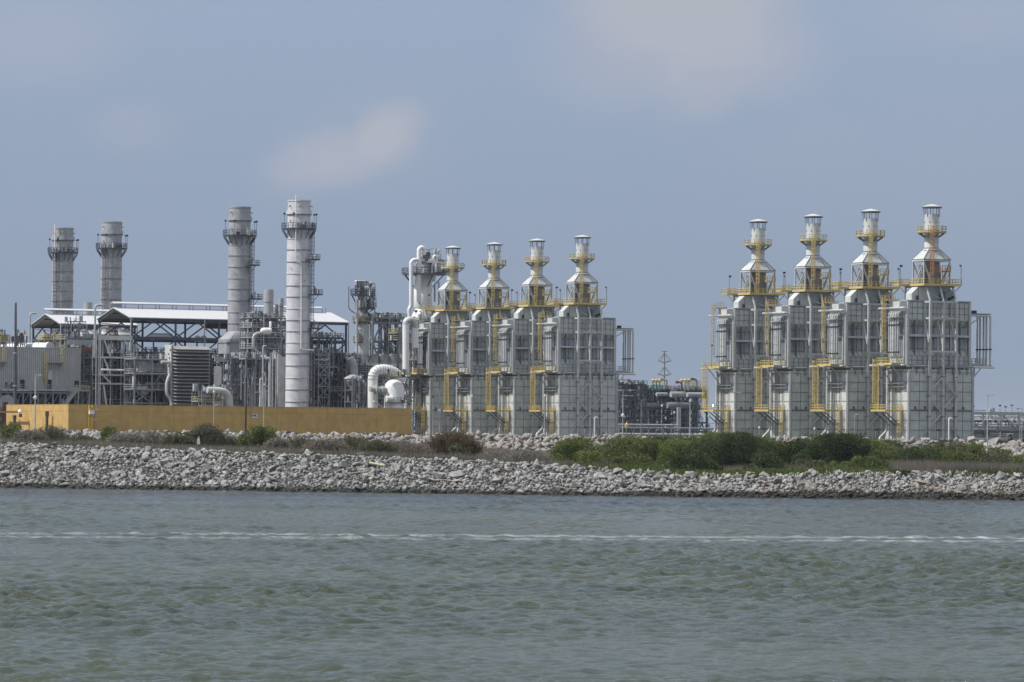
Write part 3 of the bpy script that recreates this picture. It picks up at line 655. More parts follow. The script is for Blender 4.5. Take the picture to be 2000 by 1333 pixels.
log([(700, 933), (732, 930)], 0.08, 'wood', 'drift_stick', 'thin brown stick under the grey driftwood log')
log([(1083, 955), (1118, 960)], 0.09, 'wood', 'drift_pole', 'thin pale pole near the water, right of centre')
log([(526, 930), (550, 929)], 0.16, 'wood', 'drift_stump', 'short weathered brown stump among the left rocks')
log([(1790, 944), (1818, 949)], 0.13, 'wood', 'grey_log', 'grey log beside the small tuft on the right riprap')
for (px, py, w, h, lab, m_) in ((797, 922, 0.5, 0.9, 'torn white plastic sheet standing upright on the rocks', 'white_sign'), (388, 868, 0.45, 1.1, 'small pale post with a rounded top on the bank crest', 'casing_pale')):
    p = on_bank(px, py); mb = MB(); mb.prism([(-w / 2, 0), (w / 2, 0), (w / 2 * 0.7, h * 0.6), (w * 0.1, h), (-w / 2 * 0.8, h * 0.7)], -0.08, 0.08, m_)
    o = mb.build('plastic_scrap' if h < 1 else 'marker_post'); o.location = (p[0], p[1] - 0.2, p[2]); tag(o, lab, 'litter' if h < 1 else 'post')
# ================================================================ the eight boiler towers (local x = along the wide face, y = away from the water)
def casing_seams(mb, x0, x1, yf, z0, z1, dx, dz, mat='seam', t=0.07, d=0.05):
    n = max(1, round((x1 - x0) / dx)); k = max(1, round((z1 - z0) / dz))
    for i in range(1, n): x = x0 + (x1 - x0) * i / n; mb.box(x - t / 2, x + t / 2, yf - d, yf + 0.02, z0, z1, mat)
    for i in range(0, k + 1): z = z0 + (z1 - z0) * i / k; mb.box(x0, x1, yf - d * 1.5, yf + 0.02, z - t / 2, z + t / 2, mat)
def side_seams(mb, xf, y0, y1, z0, z1, dy, dz, s=-1, mat='seam', t=0.07, d=0.05):
    n = max(1, round((y1 - y0) / dy)); k = max(1, round((z1 - z0) / dz)); a, b = (xf - d, xf + 0.02) if s < 0 else (xf - 0.02, xf + d)
    for i in range(1, n): y = y0 + (y1 - y0) * i / n; mb.box(a, b, y - t / 2, y + t / 2, z0, z1, mat)
    for i in range(0, k + 1): z = z0 + (z1 - z0) * i / k; mb.box(a - (d * .5 if s < 0 else 0), b + (d * .5 if s > 0 else 0), y0, y1, z - t / 2, z + t / 2, mat)
def lamp_post(mb, x, y, z, h, side=0.25, mat='steel_mid'):
    mb.bar((x, y, z), (x, y, z + h), 0.09, None, mat); mb.box(x - 0.08, x + side + 0.25, y - 0.22, y + 0.22, z + h - 0.05, z + h + 0.30, 'dark')
    mb.box(x + side, x + side + 0.2, y - 0.18, y + 0.18, z + h - 0.12, z + h - 0.052, 'glass')
def make_unit(loc, label, group):
    u = thing('boiler_tower', label, 'boiler tower', loc, TH, group)
    # --- lower casing
    b = MB(); X0, X1, YF, YB = -7.5, 7.0, -4.3, 3.4
    b.box(X0, X1, YF, YB, 0, 14.2, 'casing'); casing_seams(b, X0 + .3, X1 - .3, YF, 0.4, 13.6, 2.05, 1.9)
    side_seams(b, X1, YF + .3, YB - .3, 0.4, 13.6, 1.9, 1.9, 1)
    b.box(X0 - .35, X0 - .001, YF - .001, YF + 2.0, 0, 14.0, 'casing_pale'); b.box(X0 - .35, X0 - .001, YB - 1.9, YB, 0, 14.0, 'casing_pale')
    side_seams(b, X0 - .35, YF + .02, YF + 1.98, 0.4, 13.6, 4, 1.9); side_seams(b, X0 - .35, YB - 1.88, YB - .02, 0.4, 13.6, 4, 1.9)
    side_seams(b, X0, YF + 2.05, YB - 1.95, 0.4, 13.6, 1.3, 1.9)
    b.box(X0 - .2, X0 + .2, YF - .2, YF + .02, 0, 14.1, 'steel'); b.box(X1 - .25, X1 + .2, YF - .2, YF + .02, 0, 14.1, 'steel')
    b.box(X0 - .25, X0 - .002, YF + 2.3, YF + 2.6, 0, 14.0, 'steel'); b.box(X0 - .22, X0 - .002, 0.7, 0.95, 0, 14.0, 'steel')
    for z in (11.3, 10.6): b.box(X0 - .9, X0 - .36, YF + .4, YB - .2, z, z + .16, 'steel_mid')
    for i in range(6): b.box(X0 + 1.2 + 2.2 * i, X0 + 1.35 + 2.2 * i, YF - .35, YF - .05, 6.4, 6.9, 'dark')
    b.box(X0 + .2, X1 - .2, YF - .22, YF - .04, 6.15, 6.35, 'steel_mid')
    b.build('lower_casing', u)
    # --- transition zone with hangers
    b = MB(); b.box(X0 + .3, X1 - .3, -3.4, 3.1, 14.2, 14.95, 'dark')
    for i in range(9): x = -6.6 + 1.65 * i; b.box(x, x + .35, -4.25, -3.9, 13.7, 14.7, 'steel'); b.box(x + .6, x + .8, -4.5, -4.2, 13.2, 14.8, 'steel_mid')
    b.box(X0, X1, -4.6, -4.35, 14.55, 14.85, 'steel_mid'); b.box(X0 - .4, X0 - .1, -4.4, 3.4, 14.45, 14.8, 'steel_mid')
    b.build('expansion_joint', u)
    # --- upper casing: hopper-like front
    b = MB(); x0, x1 = -7.3, 7.1
    b.prismx([(-2.9, 14.95), (-2.9, 16.9), (-2.05, 18.0), (-2.05, 22.7), (-2.9, 23.8), (-2.9, 27.4), (3.4, 27.4), (3.4, 14.95)], x0, x1, 'casing')
    b.prismx([(-2.12, 18.2), (-2.12, 22.5), (-2.052, 22.5), (-2.052, 18.2)], x0 + .5, x1 - .5, 'casing_inner')
    casing_seams(b, x0, x1, -2.9, 15.0, 16.85, 1.25, 0.93); casing_seams(b, x0, x1, -2.9, 23.85, 27.3, 1.25, 1.15); casing_seams(b, x0 + .5, x1 - .5, -2.14, 18.2, 22.5, 1.25, 2.15)
    for i in range(12):
        x = x0 + 0.6 + 1.2 * i
        b.bar((x, -2.93, 16.9), (x, -2.08, 18.0), .07, None, 'seam'); b.bar((x, -2.93, 23.8), (x, -2.08, 22.7), .07, None, 'seam')
    b.box(x0 - .15, x1 + .15, -3.12, 3.6, 27.4, 27.62, 'steel'); b.box(x0 - .1, x1 + .1, -3.05, -2.91, 16.75, 16.95, 'steel'); b.box(x0 - .1, x1 + .1, -3.05, -2.91, 23.7, 23.9, 'steel')
    side_seams(b, x1, -2.7, 3.2, 15.1, 27.2, 1.5, 1.6, 1); side_seams(b, x0, -2.7, 3.2, 15.1, 27.2, 1.5, 1.6, -1)
    b.build('upper_casing', u)
    # --- inlet box high on the lit side
    b = MB(); b.box(-9.0, -7.302, -2.9, .6, 25.4, 27.3, 'casing_pale')
    for k in range(5): b.lathe(-8.9, -2.4 + .7 * k, [(.16, 27.3), (.16, 27.7), (.05, 27.9)], 6, 'steel_mid')
    b.box(-8.15, -7.6, -3.2, -2.95, 14.9, 24.6, 'casing'); b.box(-7.5, -7.31, -2.9, 1.4, 16.6, 24.58, 'steel_mid')  # darker backing panel stands in for the shade between the side pipes
    b.build('inlet_box', u)
    # --- outer steel frame
    b = MB(); xc = (-3.3, -.25, 2.7)
    for x in xc:
        b.box(x - .2, x + .2, -5.2, -4.8, 0, 27.4, 'frame_steel'); b.box(x - .16, x + .16, -3.15, -2.91, 14.95, 27.4, 'frame_steel')
        b.bar((x, -5, 27.3), (x, -3.5, 30.5), .3, .3, 'frame_steel'); b.bar((x, -3.0, 23.6), (x, -4.95, 18.6), .24, None, 'frame_steel')
        for z in (17.6, 24.1, 27.3, 14.3): b.box(x - .14, x + .14, -4.8, -3.06, z - .18, z + .18, 'frame_steel')
        for z in (2.3, 4.9, 8.9, 12.6): b.box(x - .27, x + .27, -5.27, -4.33, z, z + .2, 'steel_mid')
    for z in (17.6, 24.1, 27.3): b.box(xc[0] - .2, xc[2] + .2, -5.14, -4.86, z - .17, z + .17, 'frame_steel')
    b.box(x0, x1, -3.35, -2.92, 20.5, 20.95, 'frame_steel'); b.box(x0, x1, -2.92, -2.1, 20.6, 20.85, 'frame_steel')
    for x in (x0 + .12, x1 - .12): b.box(x - .2, x + .2, -3.3, -2.91, 14.95, 27.4, 'frame_steel')
    for x in (x0 + .12, -5.4, 5.0, x1 - .12): b.box(x - .08, x + .08, -3.0, -2.4, 16.9, 23.8, 'steel_mid')
    def d(xa, za, xb, zb, y=-4.95): b.bar((xa, y, za), (xb, y, zb), .26, .2, 'frame_steel')
    d(-.35, 12.6, -3.2, 9.9); d(-.15, 12.2, 2.6, 9.2); d(2.6, 9.2, -.1, 6.6); d(-3.2, 8.5, -.35, 5.6); d(-.35, 5.6, -3.2, 2.9); d(-.1, 5.1, 2.6, 2.1)
    d(-3.4, 2.4, -6.1, 0.1, -4.6); d(2.8, 2.0, 5.0, 0.1, -4.6)
    for x in (-7.2, 7.0): b.box(x - .18, x + .18, -3.0, -2.6, 27.62, 30.3, 'frame_steel') if False else None
    for x, y in ((-4.0, 3.0), (4.0, 3.0)): b.bar((x, y, 27.4), (x, y, 30.5), .28, None, 'frame_steel')
    b.build('steel_frame', u)
    # --- roof ducts
    b = MB(); b.prism([(-5.9, 27.64), (-5.9, 28.9), (-4.5, 30.2), (-1.6, 30.2), (-1.6, 27.64)], -2.3, -.2, 'casing_pale')
    b.prism([(-1.59, 27.66), (-1.59, 30.3), (3.4, 30.3), (4.7, 29.2), (4.7, 27.66)], -1.2, 1.8, 'casing_inner'); b.prism([(-1.4, 27.66), (-2.3, 30.48), (2.6, 30.48), (.6, 27.66)], -2.6, -1.6, 'casing_inner')
    for x in (-4.4,): b.box(x - .04, x + .04, -2.36, -2.31, 27.64, 30.3, 'seam')
    b.lathe(.6, -3.3, [(.55, 27.64), (.55, 29.2), (.3, 29.4)], 12, 'steel_dark'); b.lathe(-4.9, -2.75, [(.3, 27.64), (.3, 28.5)], 8, 'dark')
    b.bar((1.9, -3.3, 27.9), (3.4, -3.3, 28.5), .5, .5, 'dark'); b.bar((-1.6, -3.5, 28.6), (-.2, -3.5, 28.0), .5, .12, 'casing_pale')
    b.build('roof_duct', u)
    # --- main platform
    b = MB(); h = 4.25; b.box(-h, h, -h, h, 30.5, 30.72, 'yellow_dirty'); b.box(-h - .02, h + .02, -h - .02, -h + .12, 30.44, 30.78, 'yellow'); b.box(-h - .02, -h + .12, -h + .13, h, 30.44, 30.78, 'yellow')
    b.box(-h - 2.4, -h - .03, 1.2, 3.6, 30.5, 30.7, 'yellow_dirty')
    for x in (-3.3, 0, 2.7): b.box(x - .12, x + .12, -h + .2, h - .2, 30.2, 30.49, 'steel_mid')
    b.bar((h - .1, -h + .3, 30.4), (h - 1.6, -h + 1.4, 28.6), .14, None, 'steel_mid'); b.bar((h - .1, h - .4, 30.4), (h - 1.8, h - .6, 28.2), .14, None, 'steel_mid'); b.bar((-h - 2.2, 1.4, 30.4), (-h + .4, 1.4, 27.7), .14, None, 'yellow')
    pf = b.build('platform', u)
    b = MB(); b.rail([(-h, h, 30.72), (-h, -h, 30.72), (h, -h, 30.72), (h, h, 30.72), (-h, h, 30.72)], gap=1.0); b.rail([(-h, 3.6, 30.7), (-h - 2.4, 3.6, 30.7), (-h - 2.4, 1.2, 30.7), (-h, 1.2, 30.7)], gap=.8)
    b.build('railing', pf)
    for x, y in ((-h - .15, h + .1), (h + .12, -h + .3)):
        b = MB(); lamp_post(b, x, y, 30.5, 3.9, 0.1 if x < 0 else -.5); b.build('floodlight', u)
    # --- hood frame, drum, hood
    b = MB()
    for x in (-2.95, 2.95):
        for y in (-2.0, 2.0): b.bar((x, y, 30.7), (x, y, 35.3), .26, None, 'frame_steel')
    b.bar((-2.9, -2.0, 35.0), (-1.2, -2.0, 30.9), .22, None, 'frame_steel'); b.bar((2.9, -2.0, 35.0), (1.4, -2.0, 31.0), .22, None, 'frame_steel'); b.bar((-2.9, 2.0, 35), (-1, 2, 30.9), .18, None, 'frame_steel'); b.bar((2.9, 2, 35), (1, 2, 30.9), .18, None, 'frame_steel')
    b.bar((-2.95, -1.9, 35), (-2.95, 1.5, 30.9), .18, None, 'frame_steel'); b.bar((2.95, -1.9, 35), (2.95, 1.5, 30.9), .18, None, 'frame_steel'); b.bar((-.9, -2.0, 31), (-.9, -2.0, 35.2), .4, .3, 'steel_mid')
    b.build('hood_frame', u)
    b = MB(); b.lathe(0.1, .2, [(1.9, 30.73), (1.95, 32.8), (1.6, 35.45)], 20, 'drum'); b.lathe(-1.9, .6, [(.55, 30.73), (.55, 34.6)], 10, 'steel_mid'); b.box(-2.6, -1.8, -1.6, -.9, 30.73, 33.2, 'steel_dark'); b.tube([(-2.4, -.4, 30.8), (-2.4, -.4, 34.4), (-1.2, -.2, 34.8)], .13, 'steel', 6, .5)
    b.build('exhaust_drum', u)
    b = MB(); e = 35.35; V = [(-3.1, -2.15, e), (3.1, -2.15, e), (3.1, 2.15, e), (-3.1, 2.15, e), (-3.1, -2.15, e + .35), (3.1, -2.15, e + .35), (3.1, 2.15, e + .35), (-3.1, 2.15, e + .35), (-1.2, -1.1, 37.75), (1.2, -1.1, 37.75), (1.2, 1.1, 37.75), (-1.2, 1.1, 37.75)]
    b.add(V, [(0, 3, 2, 1), (0, 1, 5, 4), (1, 2, 6, 5), (2, 3, 7, 6), (3, 0, 4, 7), (4, 5, 9, 8), (5, 6, 10, 9), (6, 7, 11, 10), (7, 4, 8, 11), (8, 9, 10, 11)], 'stack')
    for i, j in ((4, 8), (5, 9), (6, 10), (7, 11), (4, 5), (5, 6), (7, 4)): b.bar(V[i], V[j], .1, None, 'seam')
    for x in (-.9, .9): b.bar((x * 1.9, -2.17, e + .35), (x, -1.15, 37.7), .06, None, 'seam')
    b.build('hood', u)
    # --- stack
    b = MB(); b.lathe(0, 0, [(1.62, 37.55), (1.42, 37.9), (1.42, 44.6)], 28, 'stack', False); b.lathe(0, 0, [(1.36, 44.6), (1.36, 40), (0.01, 40)], 28, 'dark', False); b.ring(0, 0, 1.36, 1.42, 44.58, 44.62, 28, 'steel_mid')
    for z in (37.95, 40.2, 41.45): b.ring(0, 0, 1.40, 1.52, z, z + .1, 28, 'steel_mid')
    for k in range(7):
        a = k * 0.9 + .3; b.bar((1.44 * math.cos(a), 1.44 * math.sin(a), 42.9), (1.44 * math.cos(a), 1.44 * math.sin(a), 43.2), .1, None, 'dark')
    st = b.build('stack', u)
    b = MB()
    for k in range(8):
        a = 2 * math.pi * (k + .5) / 8; b.bar((1.5 * math.cos(a), 1.5 * math.sin(a), 44.1), (1.6 * math.cos(a), 1.6 * math.sin(a), 46.05), .09, None, 'steel_mid')
    b.lathe(0, 0, [(1.95, 45.95), (1.98, 46.12), (0.9, 46.45), (0.05, 46.62)], 28, 'stack')
    b.ring(0, 0, 1.86, 1.99, 45.85, 46.0, 28, 'steel_dark'); b.build('rain_cap', st)
    # --- round upper platform
    b = MB(); n = 12; rp = 2.9; P = [(rp * math.cos(2 * math.pi * (k + .5) / n), rp * math.sin(2 * math.pi * (k + .5) / n), 41.15) for k in range(n)]
    b.ring(0, 0, 1.54, rp, 40.95, 41.13, n * 2, 'yellow_dirty')
    for k in range(8):
        a = 2 * math.pi * k / 8; b.bar((2.6 * math.cos(a), 2.6 * math.sin(a), 40.9), (1.45 * math.cos(a), 1.45 * math.sin(a), 40.1), .1, .25, 'steel_mid')
    up_ = b.build('upper_platform', u); b = MB(); b.rail(P, True, gap=1.4); b.build('railing', up_)
    # --- ladders
    b = MB(); b.ladder(-1.5, -2.5, 30.7, 41.2, (0, -1), .6, 2.3, 'yellow'); b.build('stack_ladder', u)
    b = MB(); b.box(.3, 2.2, -3.6, -2.3, 33.2, 33.35, 'yellow'); b.rail([(.3, -2.3, 33.35), (.3, -3.6, 33.35), (2.2, -3.6, 33.35), (2.2, -2.3, 33.35)], gap=.7); b.bar((.4, -3.5, 30.8), (.4, -3.5, 33.2), .12, None, 'yellow'); b.bar((2.1, -3.5, 30.8), (2.1, -3.5, 33.2), .12, None, 'yellow'); b.bar((.4, -3.5, 30.9), (2.1, -3.5, 33.1), .1, None, 'yellow')
    b.build('access_stand', u)
    b = MB(); b.ladder(-9.9, .9, 17.0, 27.6, (-1, 0), .6, 1.0, 'yellow'); b.build('side_ladder', u)
    b = MB(); b.box(-11.0, -7.7, -3.5, 2.2, 14.98, 15.18, 'galv'); b.box(-11.05, -10.9, -3.5, 2.2, 14.9, 15.2, 'yellow'); b.bar((-10.8, -3.0, 14.9), (-7.7, -3.0, 11.4), .14, None, 'steel'); b.bar((-10.8, 1.8, 14.9), (-7.7, 1.8, 11.4), .14, None, 'steel')
    mp_ = b.build('side_platform', u); b = MB(); b.rail([(-8.0, -3.5, 15.18), (-11, -3.5, 15.18), (-11, 2.2, 15.18), (-8.0, 2.2, 15.18)], gap=.9); b.build('railing', mp_)
    b = MB(); b.ladder(-11.3, 1.9, 6.0, 15.1, (-1, 0), .7, 1.6, 'yellow', .08); b.ladder(-11.3, 1.0, 6.0, 15.1, (-1, 0), .3, None, 'yellow', .08); b.build('middle_ladder', u)
    b = MB(); b.box(-11.8, -9.4, -2.6, 3.0, 5.85, 6.05, 'yellow'); b.box(-9.4, -7.9, -2.6, -1.2, 5.85, 6.05, 'yellow')
    for y in (-1.6, .2, 2.4): b.bar((-11.3, y, 5.8), (-7.9, y, 3.2), .16, None, 'steel_dark')
    lp = b.build('lower_platform', u); b = MB(); b.rail([(-9.4, 3.0, 6.05), (-11.8, 3.0, 6.05), (-11.8, -2.6, 6.05), (-7.9, -2.6, 6.05)], gap=.9, mat='yellow'); b.build('railing', lp)
    b = MB(); b.ladder(-9.0, -2.9, 0.1, 6.0, (0, -1), .7, 1.8, 'yellow', .08); b.build('lower_ladder', u)
    b = MB(); b.box(-10.2, -8.2, -3.9, -.2, 24.15, 24.3, 'galv'); b.build('pipe_shelf', u); b = MB(); b.rail([(-10.2, .2, 27.6), (-8, .2, 27.6)], gap=.8, mat='yellow'); b.box(-10.2, -8, -.3, 1.6, 27.5, 27.6, 'yellow_dirty'); b.build('top_landing', u)
    # --- pipes
    b = MB()
    for k in range(5): y = -3.2 + .84 * k; b.tube([(-8.9, y, 25.3), (-9.5, y, 25.0), (-9.5, y, 16.6), (-8.9, y, 16.2)], .13, 'pipe', 8, .4)
    for z in (22.6, 17.3): b.box(-9.75, -9.28, -3.5, .5, z, z + .22, 'dark')
    b.build('side_pipes', u)
    b = MB(); b.tube([(-9.2, 4.4, 26.0), (-9.2, -4.3, 26.0), (-8.2, -4.3, 25.9), (-8.2, -4.3, 14.7), (11.9, -4.3, 14.7)], .22, 'pipe', 8, .5); b.tube([(-9.0, 8.0, 14.9), (-9.0, -3.9, 14.9), (-8.4, -3.9, 14.9)], .2, 'pipe', 8, .4)
    b.build('header_pipe', u)
    b = MB()
    for k, y in enumerate((-2.9, -1.5, -.5, .8, 1.8)):
        b.tube([(7.15, y, 24.9), (11.9, y, 24.9 + .05 * k), (11.9, y, 14.9), (10.2, y, 14.9)], .2, 'pipe', 8, .4)
    for k, y in enumerate((-2.4, -1.2, 0.0)): b.tube([(7.6, y, 25.2), (7.6, y, 15.4)], .17, 'brown' if k else 'pipe', 8)
    b.box(11.7, 12.15, -3.2, 2.1, 18.2, 18.4, 'dark'); b.box(7.3, 12, -3.1, 2, 25.15, 25.3, 'steel_mid'); b.bar((7.2, -3.0, 23.2), (10.0, -3.0, 24.8), .18, None, 'steel'); b.box(8.5, 9.3, -2, -1.3, 25.3, 25.9, 'dark')
    b.build('pipe_loop', u)
    b = MB(); b.box(7.2, 10.6, -3.2, 1.6, 15.2, 15.35, 'galv'); b.box(7.2, 12.1, -3.4, -3.1, 14.95, 15.15, 'steel'); b.bar((10.2, -3.0, 15.1), (7.2, -3.0, 11.8), .14, None, 'steel'); sp_ = b.build('end_platform', u)
    b = MB(); b.rail([(7.3, -3.2, 15.35), (10.6, -3.2, 15.35), (10.6, 1.6, 15.35)], gap=1.2, mat='galv'); b.build('railing', sp_)
    b = MB(); b.tube([(-8.3, 2.5, 14.3), (-8.3, 2.5, 2.2), (-10.2, 2.2, .6), (-10.2, 2.2, -.1)], .26, 'pipe', 10, .6); b.build('drain_pipe', u)
    for gx in (-5.2, -4.8, -4.4, -4.0, -3.6, -.9, -.5, .4, .9, 1.3, 3.6, 4.0, 4.4, 5.0, 5.5, 5.9, 6.3): b = MB(); b.tube([(gx, -5.1, -.2), (gx, -5.1, .75), (gx, -5.5, .75), (gx, -5.5, .3)], .08, 'white_pipe', 6, .15); b.build('vent_hook', u)
    b = MB(); b.tube([(0.4, -6.2, -.2), (.4, -6.2, 4.7), (1.2, -6.2, 4.7), (1.2, -6.2, 4.3)], .13, 'white_pipe', 8, .3); b.build('standpipe', u)
    b = MB(); lamp_post(b, -2.0, -5.9, -.1, 2.3, .1, 'galv'); b.build('bollard_light', u)
    b = MB(); b.bar((-12.0, -1.9, 15), (-12.0, -1.9, 19.6), .09, None, 'steel_mid'); b.box(-12.2, -11.7, -2.1, -1.7, 19.5, 19.85, 'steel_mid'); b.build('floodlight', u)
    return u
def unit_loc(px, py, s):
    D = FPX / s; p = at_depth(px, py, D); return (float(p[0]), float(p[1]), ZG)
rowR = [unit_loc(1820, 402, 9.973), unit_loc(1700.5, 411, 9.746), unit_loc(1588.5, 421, 9.504), unit_loc(1481, 431, 9.257)]
rowL = [unit_loc(1137.5, 461, 8.498), unit_loc(1049, 468, 8.324), unit_loc(965.5, 475, 8.15), unit_loc(884.5, 482, 7.978)]
GR, GL = 'boiler towers of the right row', 'boiler towers of the left row'
proto = make_unit(rowR[0], 'nearest and tallest looking tower of the right row, with a rusty orange stack ladder', GR)
for loc, lab in zip(rowR[1:], ('second tower from the right in the right row, left of the orange ladder one', 'third tower from the right in the right row, above the second dark bush', 'leftmost and farthest tower of the right row, its yellow ladder against the sky')):
    n_ = dup(proto, loc, lab); n_['group'] = GR
for loc, lab in zip(rowL, ('nearest tower of the left row, whole wide face in view, beside the distant rack', 'second tower from the right in the left row', 'third tower from the right in the left row, second from the white column', 'leftmost tower of the left row, against the white column and ochre wall end')):
    n_ = dup(proto, loc, lab); n_['group'] = GL
# the nearest right tower has a rusty orange ladder and stand
for c in list(proto.children):
    if c.name.split('.')[0] in ('stack_ladder', 'access_stand'):
        c.data = c.data.copy()
        for i, m_ in enumerate(c.data.materials):
            if m_ == M['yellow']: c.data.materials[i] = M['orange']
        c['label'] = 'rusty orange ' + ('caged ladder up the stack' if 'ladder' in c.name else 'stand on the platform')
# one lit lamp on the farthest right-hand tower
u4 = [o for o in COL.objects if o.name.startswith('boiler_tower') and abs(o.location.x - rowR[3][0]) < .01][0]
b = MB(); b.box(-11.95, -11.75, -2.55, -2.3, 6.95, 7.25, 'lit'); b.box(-12.0, -11.8, -2.29, -2.15, 6.9, 7.3, 'dark'); o = b.build('lit_lamp', u4)
# ================================================================ the plant on the left, in plant coordinates (a along the wall, b away from the water, z up)
OFF = [0.0, 0.0]
def PT(name, label, cat, a0, b0, group=None):
    OFF[0], OFF[1] = a0, b0; return thing(name, label, cat, GW(a0, b0), TH, group)
def fin(mb, name, parent):
    mb.v = [(x - OFF[0], y - OFF[1], z) for x, y, z in mb.v]; return mb.build(name, parent)
def one(mb, name, label, cat, a0, b0, group=None):
    OFF[0], OFF[1] = a0, b0; o = fin(mb, name, None); o.location = GW(a0, b0); o.rotation_euler = (0, 0, TH); return tag(o, label, cat, group)
def ab(px, D):
    p = at_depth(px, 840, D) - GO; return float(np.dot(p, GU)), float(np.dot(p, GV))
rr = random.Random(11)
def pipework(mb, a0, a1, b0, b1, z0, z1, n, seed, mats=('pipe', 'galv', 'steel_mid', 'steel'), rmin=.06, rmax=.2, vert=.45):
    r = random.Random(seed)
    for i in range(n):
        a, b, z = r.uniform(a0, a1), r.uniform(b0, b1), r.uniform(z0, z1); rad = rmin + (rmax - rmin) * r.random() ** 2; m_ = r.choice(mats)
        if r.random() < vert:
            h = r.uniform(.25, 1) * (z1 - z0); zb = max(z0, z - h / 2); zt = min(z1, z + h / 2); a2 = min(max(a + r.uniform(-3, 3), a0), a1)
            P = [(a, b, zb), (a, b, zt)] + ([(a2, b, zt)] if r.random() < .6 else []) + ([(a2, b, max(z0, zt - r.uniform(.5, 3)))] if r.random() < .4 else [])
        else:
            l_ = r.uniform(.2, .8) * (a1 - a0); aa = max(a0, a - l_ / 2); ab_ = min(a1, a + l_ / 2)
            P = [(aa, b, z), (ab_, b, z)] + ([(ab_, b, min(z1, max(z0, z + r.uniform(-3, 2))))] if r.random() < .6 else [])
        mb.tube(P, rad, m_, 6, rad * 2.5)
        if r.random() < .7:
            s = rad * 1.9; mb.box(a - s, a + s, b - s, b + s, z - s * .8, z + s * .8, r.choice(('steel_dark', 'galv', 'steel', 'pipe')))
def clutter(mb, a0, a1, b0, b1, z, n, seed, hmax=1.6, mats=('steel_dark', 'galv', 'steel_mid', 'pipe')):
    r = random.Random(seed)
    for i in range(n):
        a, b, h, w = r.uniform(a0, a1), r.uniform(b0, b1), r.uniform(.3, hmax), r.uniform(.12, .45); m_ = r.choice(mats)
        if r.random() < .5: mb.box(a - w, a + w, b - w, b + w, z, z + h, m_)
        else: mb.lathe(a, b, [(w * .7, z), (w * .7, z + h * .8), (w * .3, z + h)], 8, m_)
def frame(mb, cols, bs, levels, ztop, mat='steel_mid', w=.3, brace=True, seed=0, z0=0.0, bw=None):
    r = random.Random(seed)
    for b in bs:
        for a in cols: mb.box(a - w / 2, a + w / 2, b - w / 2, b + w / 2, z0, ztop, mat)
        for z in levels: mb.box(cols[0] - w / 2 - .01, cols[-1] + w / 2 + .01, b - w / 2 - .012, b + w / 2 + .012, z - (bw or w) / 2, z + (bw or w) / 2, mat)
    for a in cols:
        for z in levels: mb.box(a - w * .4, a + w * .4, bs[0] + w * .55, bs[-1] - w * .55, z - w * .45, z + w * .45, mat)
    if brace:
        zs = [z0] + list(levels)
        for i in range(len(cols) - 1):
            for k in range(len(zs) - 1):
                q = r.random(); A, B = cols[i], cols[i + 1]; z1, z2 = zs[k], zs[k + 1]; m = (A + B) / 2; b = bs[0]
                if q < .35: mb.bar((A, b, z1), (B, b, z2), w * .6, None, mat); mb.bar((B, b + .05, z1), (A, b + .05, z2), w * .6, None, mat)
                elif q < .6: mb.bar((A, b, z1), (m, b, z2), w * .6, None, mat); mb.bar((B, b, z1), (m, b, z2), w * .6, None, mat)
                elif q < .8: mb.bar((A, b, z2), (B, b, z1), w * .6, None, mat)
def rack(name, label, cat, px0, px1, b0, depth, ncol, ylev, seed=1, mat='steel_mid', w=.3, npipe=40, ncl=30, rails=(), railmat='galv', zb=0.0, px_is_a=False, D=None, brace=True, group=None, pmats=('pipe', 'galv', 'steel_mid', 'steel_dark'), deck='steel_dark', rmax=.2):
    if D is not None: a0, b0 = ab(px0, D); a1 = G(px1, 760, b0)[0]
    else: a0, a1 = ga(px0, b0), ga(px1, b0)
    pm = (px0 + px1) / 2; lv = sorted(G(pm, y, b0)[1] for y in ylev)
    root = PT(name, label, cat, (a0 + a1) / 2, b0, group)
    cols = [a0 + (a1 - a0) * i / (ncol - 1) for i in range(ncol)]
    m = MB(); frame(m, cols, (b0, b0 + depth), lv, lv[-1] + .1, mat, w, brace, seed, zb); fin(m, 'frame', root)
    m = MB()
    for z in lv: m.box(a0 - .2, a1 + .2, b0 + w * .6, b0 + depth - w * .6, z - .06, z + .06, deck)
    dk = fin(m, 'deck', root)
    if rails:
        m = MB()
        for i in rails: z = lv[i] + .08; m.rail([(a0 - .2, b0 + depth, z), (a0 - .2, b0 - .2, z), (a1 + .2, b0 - .2, z), (a1 + .2, b0 + depth, z)], gap=1.5, mat=railmat)
        fin(m, 'railing', dk)
    if npipe:
        m = MB(); pipework(m, a0, a1, b0 - .3, b0 + depth, zb + .5, lv[-1] + .8, npipe, seed + 7, pmats, rmax=rmax); fin(m, 'pipework', root)['kind'] = 'stuff'
    if ncl:
        m = MB()
        for k, z in enumerate(lv): clutter(m, a0, a1, b0 + .3, b0 + depth, z + .06, ncl // len(lv) + (ncl // 3 if k == len(lv) - 1 else 0), seed + 20 + k)
        fin(m, 'fittings', root)['kind'] = 'stuff'
    return root, a0, a1, b0, lv, cols

